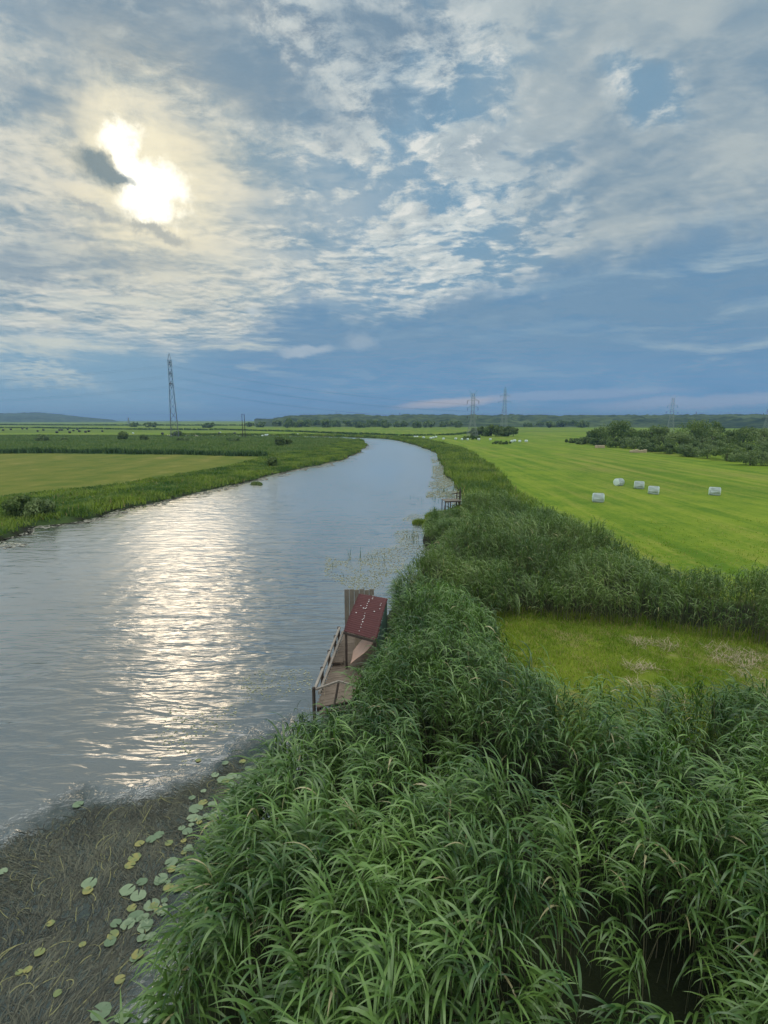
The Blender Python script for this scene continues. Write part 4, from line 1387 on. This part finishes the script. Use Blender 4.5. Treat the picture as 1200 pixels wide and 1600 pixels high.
# ------------------------------------------------------------------ trees and bushes
def crown_mesh(name, w, h, m, parent, seed, leaf=0.35, n=1500, zb=0.0, dome=True):
    r = np.random.RandomState(seed)
    k = 16 if dome else 18
    C = np.stack([r.uniform(-.36, .36, k) * w, r.uniform(-.36, .36, k) * w, zb + (r.uniform(0.14 if dome else 0.2, 0.82, k)) * h], 1)
    fade = 1 - 0.55 * np.abs((C[:, 2] - zb) / h - 0.42) * 1.5
    R = r.uniform(0.18, 0.30, k) * min(w, h * 1.3) * fade
    C[0] = (0, 0, zb + h * 0.80); R[0] = 0.20 * min(w, h)
    id_ = r.randint(0, k, n)
    v = r.normal(0, 1, (n, 3)); v /= np.linalg.norm(v, axis=1)[:, None]
    rad = R[id_] * (0.62 + 0.42 * r.rand(n) ** 0.6) * (1 + 0.25 * np.sin(v[:, 0] * 7 + id_) * np.cos(v[:, 1] * 6))
    Pp = C[id_] + v * rad[:, None] * np.array([1, 1, 0.85])
    Pp[:, 2] = np.clip(Pp[:, 2], zb + 0.05, zb + h * 1.02)
    nn = v + r.normal(0, 0.55, (n, 3)); nn /= np.linalg.norm(nn, axis=1)[:, None]
    up = np.tile([0.13, 0.21, 0.97], (n, 1))
    s1 = np.cross(nn, up); s1 /= np.linalg.norm(s1, axis=1)[:, None]
    s2 = np.cross(nn, s1)
    sz = leaf * r.uniform(0.6, 1.4, n)[:, None]
    V = np.stack([Pp + s1 * sz * 0.62, Pp + s2 * sz, Pp - s1 * sz * 0.62, Pp - s2 * sz], 1).reshape(-1, 3)
    Q = np.arange(n * 4).reshape(-1, 4)
    t = np.clip(r.rand(k)[id_] * 0.55 + r.rand(n) * 0.4, 0, .89)
    return np_mesh(name, V, Q, m, parent, tint=np.repeat(t, 4))


def trunk_mesh(h, r0_, parent, seed, limbs=4):
    rd = random.Random(seed)
    mb = MB()
    mb.bar((0, 0, -0.2), (rd.uniform(-.1, .1), rd.uniform(-.1, .1), h), r0_, r0_ * 0.4, 8)
    for i in range(limbs):
        a = rd.uniform(0, 6.28); z = h * rd.uniform(0.35, 0.8)
        mb.bar((0, 0, z), (math.cos(a) * h * 0.35, math.sin(a) * h * 0.35, z + h * 0.35), r0_ * 0.45, r0_ * 0.15, 6)
    return mb.build('trunk', M['bark'], parent)


def tree(px, py, top, wpx, label, cat='tree', group=None, m='tree_leaf', seed=0, leaf=None, n=None, name=None, dist=None):
    """base pixel, top pixel row and pixel width give the real size at its distance"""
    x, y = at(px, py)
    s = scale_at(px, py)
    if dist:                                     # base hidden: stand it at a given depth instead
        s = F / dist
        u = (px - 600) / F
        y = dist; x = u * dist
        zt = CAMH - (top - 656) / s
        h = zt - 0.4
    else:
        h = (py - top) / s * 1.02
    w = wpx / s
    z = float(terrain_z(np.array([[x, y]]))[0])
    bush = cat in ('bush', 'shrub')
    o = empty(name or ('bush' if bush else 'tree'), (x, y, z), label, cat, group, rz=seed * 1.3)
    lf = leaf or max(0.12, 1.0 / s)
    nn = n or int(min(3600, 700 + 2.2 * w * h * 6 / (lf * lf)))
    if bush:
        crown_mesh('crown', w, h, M[m], o, seed, lf, nn, -0.05, False)
        trunk_mesh(h * 0.55, 0.05 + w * 0.01, o, seed, 4)
    else:
        crown_mesh('crown', w, h * 0.98, M[m], o, seed, lf, nn, h * 0.02)
        trunk_mesh(h * 0.65, 0.10 + h * 0.02, o, seed, 5)
    return o


# right-hand thicket, tall trees first
TT = [(958, 696, 657, 46, 'tree_leaf', 'tall dark tree at the left end of the right thicket'), (938, 694, 668, 34, 'tree_leaf', 'shorter rounded tree left of the tall dark tree in the thicket'),
      (925, 690, 674, 26, 'tree_leaf', 'low tree at the far left tip of the thicket'), (978, 697, 669, 34, 'tree_leaf', 'sloping tree just right of the tall dark tree in the thicket'),
      (1036, 700, 666, 32, 'willow_leaf', 'brownish round tree left of the pale pylon in the thicket'), (1018, 696, 664, 40, 'tree_leaf', 'tree behind the brownish round tree in the thicket'),
      (1078, 703, 656, 52, 'tree_leaf', 'tallest broad tree right of the pale pylon in the thicket'), (1060, 706, 674, 40, 'willow_leaf', 'grey green willow in front of the tallest broad tree'),
      (1096, 704, 668, 46, 'willow_leaf', 'large rounded grey willow at the foot of the tallest tree'), (1111, 700, 657, 36, 'tree_leaf', 'upright tree touching the right side of the tallest tree'),
      (1135, 698, 672, 44, 'tree_leaf', 'lower tree right of the upright tree in the thicket'), (1160, 700, 667, 46, 'tree_leaf', 'rounded dark tree towards the right edge of the thicket'),
      (1192, 702, 668, 44, 'willow_leaf', 'pale tree cut by the right edge of the picture'), (1000, 694, 672, 34, 'tree_leaf', 'lower dark tree in the dip of the thicket')]
for i, (px, py, tp, w_, m_, lb_) in enumerate(TT):
    tree(px, py, tp, w_, lb_, 'tree', 'trees of the right thicket', m_, 400 + i)
BB = [(893, 692, 685, 26, 'small bush at the outermost left tip of the thicket edge'), (912, 694, 683, 34, 'low rounded bush second from the left end of the thicket edge'), (935, 696, 684, 34, 'bush left behind the pale straw stack'),
      (962, 699, 683, 42, 'bush right behind the pale straw stack'), (990, 701, 682, 46, 'bush just left of the brown straw stack'), (1018, 706, 692, 36, 'low bush just right of the brown straw stack'), (1042, 709, 693, 40, 'spreading bush in front of the brownish round tree'),
      (1072, 713, 695, 50, 'grey green bush in front of the grey willow'), (1105, 716, 696, 54, 'wide bush in front of the upright tree'), (1136, 720, 699, 50, 'rounded bush at the field edge below the lower tree'), (1172, 727, 703, 60, 'large rounded bush nearest the field at the right'),
      (1205, 728, 706, 50, 'bush cut by the right edge at the field side'), (1150, 712, 690, 60, 'broad bush behind the large rounded bush'), (1192, 714, 690, 50, 'bush behind the one cut by the right edge'), (1085, 708, 690, 50, 'bush under the large rounded grey willow'),
      (1010, 700, 685, 40, 'bush in the dip between the thicket trees'), (1120, 708, 688, 46, 'bush between the upright tree and the lower tree')]
for i, (px, py, tp, w_, lb_) in enumerate(BB):
    tree(px, py, tp, w_, lb_, 'bush', 'bushes at the edge of the right field', 'willow_leaf' if i % 3 else 'tree_leaf', 440 + i)
# far clump behind the right meadow
CC = [(752, 681, 666, 16, 'small tree left of the dark clump behind the far meadow'), (768, 682, 664, 26, 'round dark tree leading the clump behind the far meadow'), (784, 682, 667, 18, 'dark tree in the middle of the clump behind the far meadow'),
      (794, 682, 666, 18, 'dark tree right of the middle in the clump behind the far meadow'), (802, 682, 668, 12, 'slim dark tree at the right end of the clump behind the far meadow'), (743, 681, 669, 14, 'small tree close to the wide lattice pylon')]
for i, (px, py, tp, w_, lb_) in enumerate(CC):
    tree(px, py, tp, w_, lb_, 'tree', 'dark clump behind the far meadow', 'tree_leaf', 470 + i)
tree(737, 687, 681, 32, 'low dark bush under the wide lattice pylon', 'bush', None, 'tree_leaf', 480)
tree(783, 694, 689, 30, 'low flat dark bush alone on the far right meadow', 'bush', None, 'tree_leaf', 481)
# left side bushes
LL = [(192, 688, 674, 17, 'dark bush standing alone in the left marsh'), (226, 689, 679, 11, 'small bush right of the lone dark bush in the marsh'), (69, 690, 679, 20, 'pale bush at the left of the marsh'), (100, 689, 683, 12, 'tiny bush right of the pale bush in the marsh'),
      (437, 697, 682, 16, 'dark bush by the river bend on the left bank'), (450, 696, 685, 12, 'smaller bush joined to the dark bush on the left bank'), (276, 682, 674, 26, 'dark bush around the foot of the tall left pylon'),
      (28, 806, 772, 40, 'dark rounded shrub on the left bank at the edge of the picture'), (62, 806, 778, 46, 'broad shrub beside the dark rounded shrub on the left bank'), (396, 752, 733, 24, 'dark shrub at the water edge midway along the left bank'), (425, 728, 713, 16, 'small shrub at the meadow corner on the left bank'),
      (290, 690, 684, 24, 'low bush in the marsh right of the left pylon'), (366, 690, 684, 24, 'low bush beside the twin wooden pole')]
for i, (px, py, tp, w_, lb_) in enumerate(LL):
    tree(px, py, tp, w_, lb_, 'bush', 'bushes of the left bank and marsh', 'willow_leaf' if i in (2, 3, 8, 11, 12) else 'tree_leaf', 500 + i)
# distant trees at the foot of the hills
FT = [(455, 20, 653, 'left'), (470, 16, 655, 'left'), (482, 20, 654, 'left'), (497, 18, 655, 'left'), (512, 22, 654, 'left'), (526, 18, 656, 'left'), (545, 20, 656, 'left'), (562, 16, 657, 'left'), (576, 12, 655, 'mid'), (588, 22, 655, 'mid'), (603, 16, 656, 'mid'), (620, 12, 657, 'mid'),
      (631, 14, 657, 'mid'), (652, 18, 658, 'mid'), (668, 24, 656, 'mid'), (690, 12, 658, 'mid'), (702, 20, 656, 'mid'), (716, 18, 657, 'mid'), (822, 16, 660, 'right'), (838, 22, 658, 'right'), (856, 18, 657, 'right'), (872, 24, 656, 'right'), (890, 24, 656, 'right'), (906, 22, 656, 'right'),
      (410, 14, 658, 'left'), (392, 18, 659, 'left'), (330, 20, 660, 'left'), (240, 24, 659, 'left'), (215, 22, 659, 'left'), (436, 18, 656, 'left')]
side_l = {'left': 'hazy distant tree on the horizon left of the river bend', 'mid': 'hazy distant tree on the horizon behind the river bend', 'right': 'hazy distant tree between the dark clump and the right thicket'}
for i, (px, w_, tp, sd) in enumerate(FT):
    tree(px, 665, tp + 1.5, w_ * 0.9, side_l[sd], 'tree', 'distant trees on the horizon', 'tree_leaf', 540 + i, n=380, dist=560 + (i * 37) % 120, leaf=1.6)


# ------------------------------------------------------------------ straw stacks at the thicket edge
for px, py, wpx, lb_, m_ in ((937, 700, 14, 'pale low stack of straw bales in front of the thicket', 'straw'), (997, 707, 24, 'long low brown straw stack at the thicket edge', 'straw')):
    x, y = at(px, py); s = scale_at(px, py)
    w_ = wpx / s
    root = empty('straw_stack', (x, y, 0.42), lb_, 'straw stack', rz=RAD(-12))
    kx = 3 if wpx < 20 else 6
    for i in range(kx):
        hgt_ = 0.85 if wpx < 20 else 0.55 + 0.3 * ((i * 7) % 3) / 2
        MB().box((-w_ / 2 + (i + .5) * w_ / kx, 0, hgt_ / 2), (w_ / kx * 0.97, 1.1, hgt_), None, 0.06).build('bale', M[m_], root)


# ------------------------------------------------------------------ pylons, poles, cables
def lattice(mb, b0_, t0, zb, zt, nsec, w):
    """four tapering legs with bracing between half-widths b0_ at zb and t0 at zt"""
    c = [(-1, -1), (1, -1), (1, 1), (-1, 1)]

    def pt(i, t):
        r_ = b0_ + (t0 - b0_) * t
        return (c[i][0] * r_, c[i][1] * r_, zb + (zt - zb) * t)
    for i in range(4):
        mb.bar(pt(i, 0), pt(i, 1), w)
    for k_ in range(nsec):
        t_a, t_b = k_ / nsec, (k_ + 1) / nsec
        for i in range(4):
            j = (i + 1) % 4
            mb.bar(pt(i, t_a), pt(j, t_b), w * 0.55)
            mb.bar(pt(j, t_a), pt(i, t_b), w * 0.55)
            mb.bar(pt(i, t_b), pt(j, t_b), w * 0.55)


def pylon(loc_, rz, label, H_, base, waist, zw, arms, top, m, w=0.22, ears=False, group='lattice pylons of the power lines'):
    root = empty('pylon', loc_, label, 'pylon', group, rz)
    mb = MB(); lattice(mb, base, waist, 0, zw, 6, w); lattice(mb, waist, top, zw, H_ * (0.92 if not ears else 1.0), 5, w * 0.8)
    if not ears:
        for cx, cy in ((-1, -1), (1, -1), (1, 1), (-1, 1)):
            mb.bar((cx * top, cy * top, H_ * 0.92), (0, 0, H_), w * 0.7)
    mb.build('tower', m, root)
    pts = []
    for z, half in arms:
        mb = MB()
        for sy in (-0.5, 0.5):
            mb.bar((-half, 0, z), (0, sy, z + 0.1), w * 0.8); mb.bar((half, 0, z), (0, sy, z + 0.1), w * 0.8)
            mb.bar((-half, 0, z), (0, sy, z + 1.3), w * 0.6); mb.bar((half, 0, z), (0, sy, z + 1.3), w * 0.6)
        arm = mb.build('crossarm', m, root)
        for sx in (-1, 1):
            MB().bar((sx * half * 0.97, 0, z - 1.5), (sx * half * 0.97, 0, z - 0.05), 0.12, 0.12, 6).build('insulator', M['insulator'], arm)
            pts.append((sx * half * 0.97, 0, z - 1.5))
    if ears:
        for sx in (-1, 1):
            MB().bar((0.0, 0, H_ - 1.5), (sx * 1.9, 0, H_ + 1.6), w * 0.8).bar((sx * 1.9, 0, H_ + 1.6), (sx * 1.0, 0, H_ - 2.0), w * 0.5).build('peak_arm', m, root)
    R_ = Matrix.Translation(loc_) @ Matrix.Rotation(rz, 4, 'Z')
    return [tuple(R_ @ Vector(q_)) for q_ in pts]


x, y = at(273.5, 684)
pl = (x, y, 0.4)
P1 = pylon(pl, RAD(90 + 27 - 8), 'tall slender lattice pylon seen edge on above the left meadow', 39.5, 1.75, 0.85, 25.5, ((25.5, 6.5), (30.4, 5.5), (35.3, 4.2)), 0.75, M['steel_mid'], 0.15)
x, y = at(737.5, 684)
P2 = pylon((x, y, 0.4), RAD(4), 'lattice pylon with two raised horns behind the far right meadow', 21.0, 2.5, 0.75, 9.5, ((10.6, 2.6), (14.4, 2.6), (17.6, 2.9)), 0.6, M['steel'], 0.10, True)
x, y = at(787, 672)
P3 = pylon((x, y, 0.4), RAD(6), 'two armed lattice pylon rising over the dark clump of trees', 36.0, 2.6, 1.2, 19.0, ((23.5, 5.5), (28.5, 4.2)), 0.6, M['steel'], 0.14)
x, y = at(1047, 676)
P4 = pylon((x, y, 0.4), RAD(-20), 'pale lattice pylon half hidden by the right thicket', 23.0, 2.2, 1.0, 12.0, ((14.0, 3.6), (18.0, 3.0)), 0.6, M['steel'], 0.085, True)
x, y = at(1197, 676)
P5 = pylon((x, y, 0.4), RAD(-20), 'pale lattice pylon at the right edge of the picture', 16.0, 2.2, 1.0, 9.0, ((10.0, 3.4), (13.0, 3.0)), 0.6, M['steel'], 0.085, True)
for px, tp, lb_ in ((527, 644, 'tiny distant pylon above the middle hill'), (624, 645, 'tiny distant pylon above the saddle between the hills'), (1079, 643, 'tiny distant pylon above the right forest ridge'), (431, 652, 'tiny distant pylon left of the middle hill'), (207, 652, 'tiny distant pylon right of the far left hill')):
    D_ = 1150.0
    zt = CAMH - (tp - 656) * D_ / F
    xx = (px - 600) / F * D_
    hh = max(14.0, zt - 0.4)
    pylon((xx, D_, 0.4), 0.2, lb_, hh, 2.0, 1.0, hh * 0.6, ((hh * 0.75, 5.0),), 0.5, M['steel'], 0.35, group='tiny distant pylons')


def cable(a, b, sag, r, label, group):
    a, b = Vector(a), Vector(b)
    k = 40
    pts = [a.lerp(b, i / k) - Vector((0, 0, sag * 4 * (i / k) * (1 - i / k))) for i in range(k + 1)]
    V, Q = [], []
    dv = (b - a).normalized()
    s1 = dv.cross(Vector((0, 0, 1))).normalized(); s2 = s1.cross(dv)
    for q_ in pts:
        for j in range(3):
            an = j * 2.0944
            V.append(tuple(q_ + s1 * math.cos(an) * r + s2 * math.sin(an) * r))
    for i in range(k):
        for j in range(3):
            Q.append((i * 3 + j, i * 3 + (j + 1) % 3, i * 3 + 3 + (j + 1) % 3, i * 3 + 3 + j))
    o = np_mesh('power_line', V, Q, M['cable'])
    return tag(o, label, 'cable', group)


NEXT = (330.0, 700.0)
for i, q_ in enumerate(P1):
    tgt = (at(737.5, 684)[0] + (-2.6 if i % 2 == 0 else 2.6), at(737.5, 684)[1], (9.2, 9.2, 13.0, 13.0, 16.2, 16.2)[i])
    cable(q_, tgt, 3.0, 0.021, 'thin power cable sagging from the tall left pylon to the horned pylon', 'cables right of the tall left pylon')
    lt = (q_[0] - 330, q_[1] + 60, q_[2] - 3)
    cable(q_, lt, 6.0, 0.021, 'thin power cable running left from the tall left pylon', 'cables left of the tall left pylon')

# twin wooden pole
x, y = at(381.5, 685)
tp_ = empty('twin_pole', (x, y, 0.4), 'dark twin wooden power pole on the left marsh', 'power pole', rz=RAD(19))
for sx in (-0.55, 0.55):
    MB().bar((sx, 0, -0.3), (sx, 0, 11.2), 0.16, 0.12, 8).build('pole', M['wood_dark'], tp_)
for z in (10.9, 6.3, 4.0):
    MB().bar((-0.62, 0.0, z), (0.62, 0.0, z), 0.12, 0.14).build('crossbar', M['wood_dark'], tp_)
MB().bar((-0.5, 0, 4.0), (0.5, 0, 6.2), 0.08, 0.08).build('brace', M['wood_dark'], tp_)


# ------------------------------------------------------------------ wooded hills
def hill(name, az0, az1, r0_, r1_, prof, seed, canopy=5.0):
    na, nr = int((az1 - az0) / 0.10), 46
    A = np.radians(np.linspace(az0, az1, na)); R = np.linspace(r0_, r1_, nr)
    AA, RR = np.meshgrid(A, R)
    t = (RR - r0_) / (r1_ - r0_)
    x = np.sin(AA) * RR; y = np.cos(AA) * RR
    hgt_ = prof(np.degrees(AA)) * np.sin(np.clip(t * 1.25, 0, 1) * math.pi / 2) ** 1.2
    hgt_ = hgt_ * (0.85 + 0.3 * fbm(x * 0.004, y * 0.004, seed))
    cn = fbm(x * 0.07, y * 0.03, seed + 5, 3)
    z = 0.2 + hgt_ + canopy * (0.2 + 1.5 * cn) * np.clip(hgt_ / 3, 0.0, 1)
    V = np.stack([x, y, z], -1).reshape(-1, 3)
    i = np.arange(nr - 1)[:, None] * na; j = np.arange(na - 1)[None, :]
    Q = np.stack([i + j, i + j + 1, i + na + j + 1, i + na + j], -1).reshape(-1, 4)[:, ::-1]
    o = np_mesh(name, V, Q, M['forest'])
    return tag(o, kind='structure')


def topz(px, ypx, r_):            # profile points: height of the ridge seen at that pixel
    return azel(px, ypx)[0], CAMH + math.tan(RAD(azel(px, ypx)[1])) * r_ 


def make_prof(pts, r_, sub):
    a = [topz(px, yy, r_) for px, yy in pts]
    xs = [q_[0] for q_ in a]; zs = [max(0.0, q_[1] - sub) for q_ in a]
    return lambda g: np.interp(g, xs, zs)


hill('hills', -55, -24.5, 2300, 3600, make_prof([(-400, 648), (0, 646.5), (50, 645.5), (110, 650), (150, 654), (185, 657.5), (220, 661)], 3300, 5), 201, 6)
hill('hills', -14, 55, 640, 1500, make_prof([(425, 660), (450, 656), (500, 653), (560, 653.5), (600, 655.5), (640, 653), (690, 653.5), (740, 655), (800, 654), (900, 655), (1000, 655), (1100, 654.5), (1200, 654), (1500, 652)], 1300, 0), 211, 7)
hill('hills', -28, -11, 2600, 3300, make_prof([(200, 660), (240, 658.5), (300, 659.5), (340, 659.0), (400, 659.5), (450, 660)], 3000, 3), 221, 5)

# ------------------------------------------------------------------ air
me = bpy.data.meshes.new('haze')
bm = bmesh.new()
bmesh.ops.create_cube(bm, size=1.0)
bmesh.ops.scale(bm, vec=(15400, 15400, 86), verts=bm.verts)
bmesh.ops.translate(bm, vec=(0, 0, 86 / 2 - 2.7), verts=bm.verts)
bm.to_mesh(me); bm.free()
hz = bpy.data.objects.new('haze', me)
COL.objects.link(hz)
hm = bpy.data.materials.new('haze')
hm.use_nodes = True
hm.node_tree.nodes.clear()
ho = hm.node_tree.nodes.new('ShaderNodeOutputMaterial')
hv = hm.node_tree.nodes.new('ShaderNodeVolumePrincipled')
hv.inputs['Color'].default_value = (0.40, 0.66, 1.0, 1)
hv.inputs['Density'].default_value = 0.00025
hv.inputs['Anisotropy'].default_value = 0.2
hm.node_tree.links.new(hv.outputs[0], ho.inputs['Volume'])
me.materials.append(hm)
tag(hz, kind='stuff')
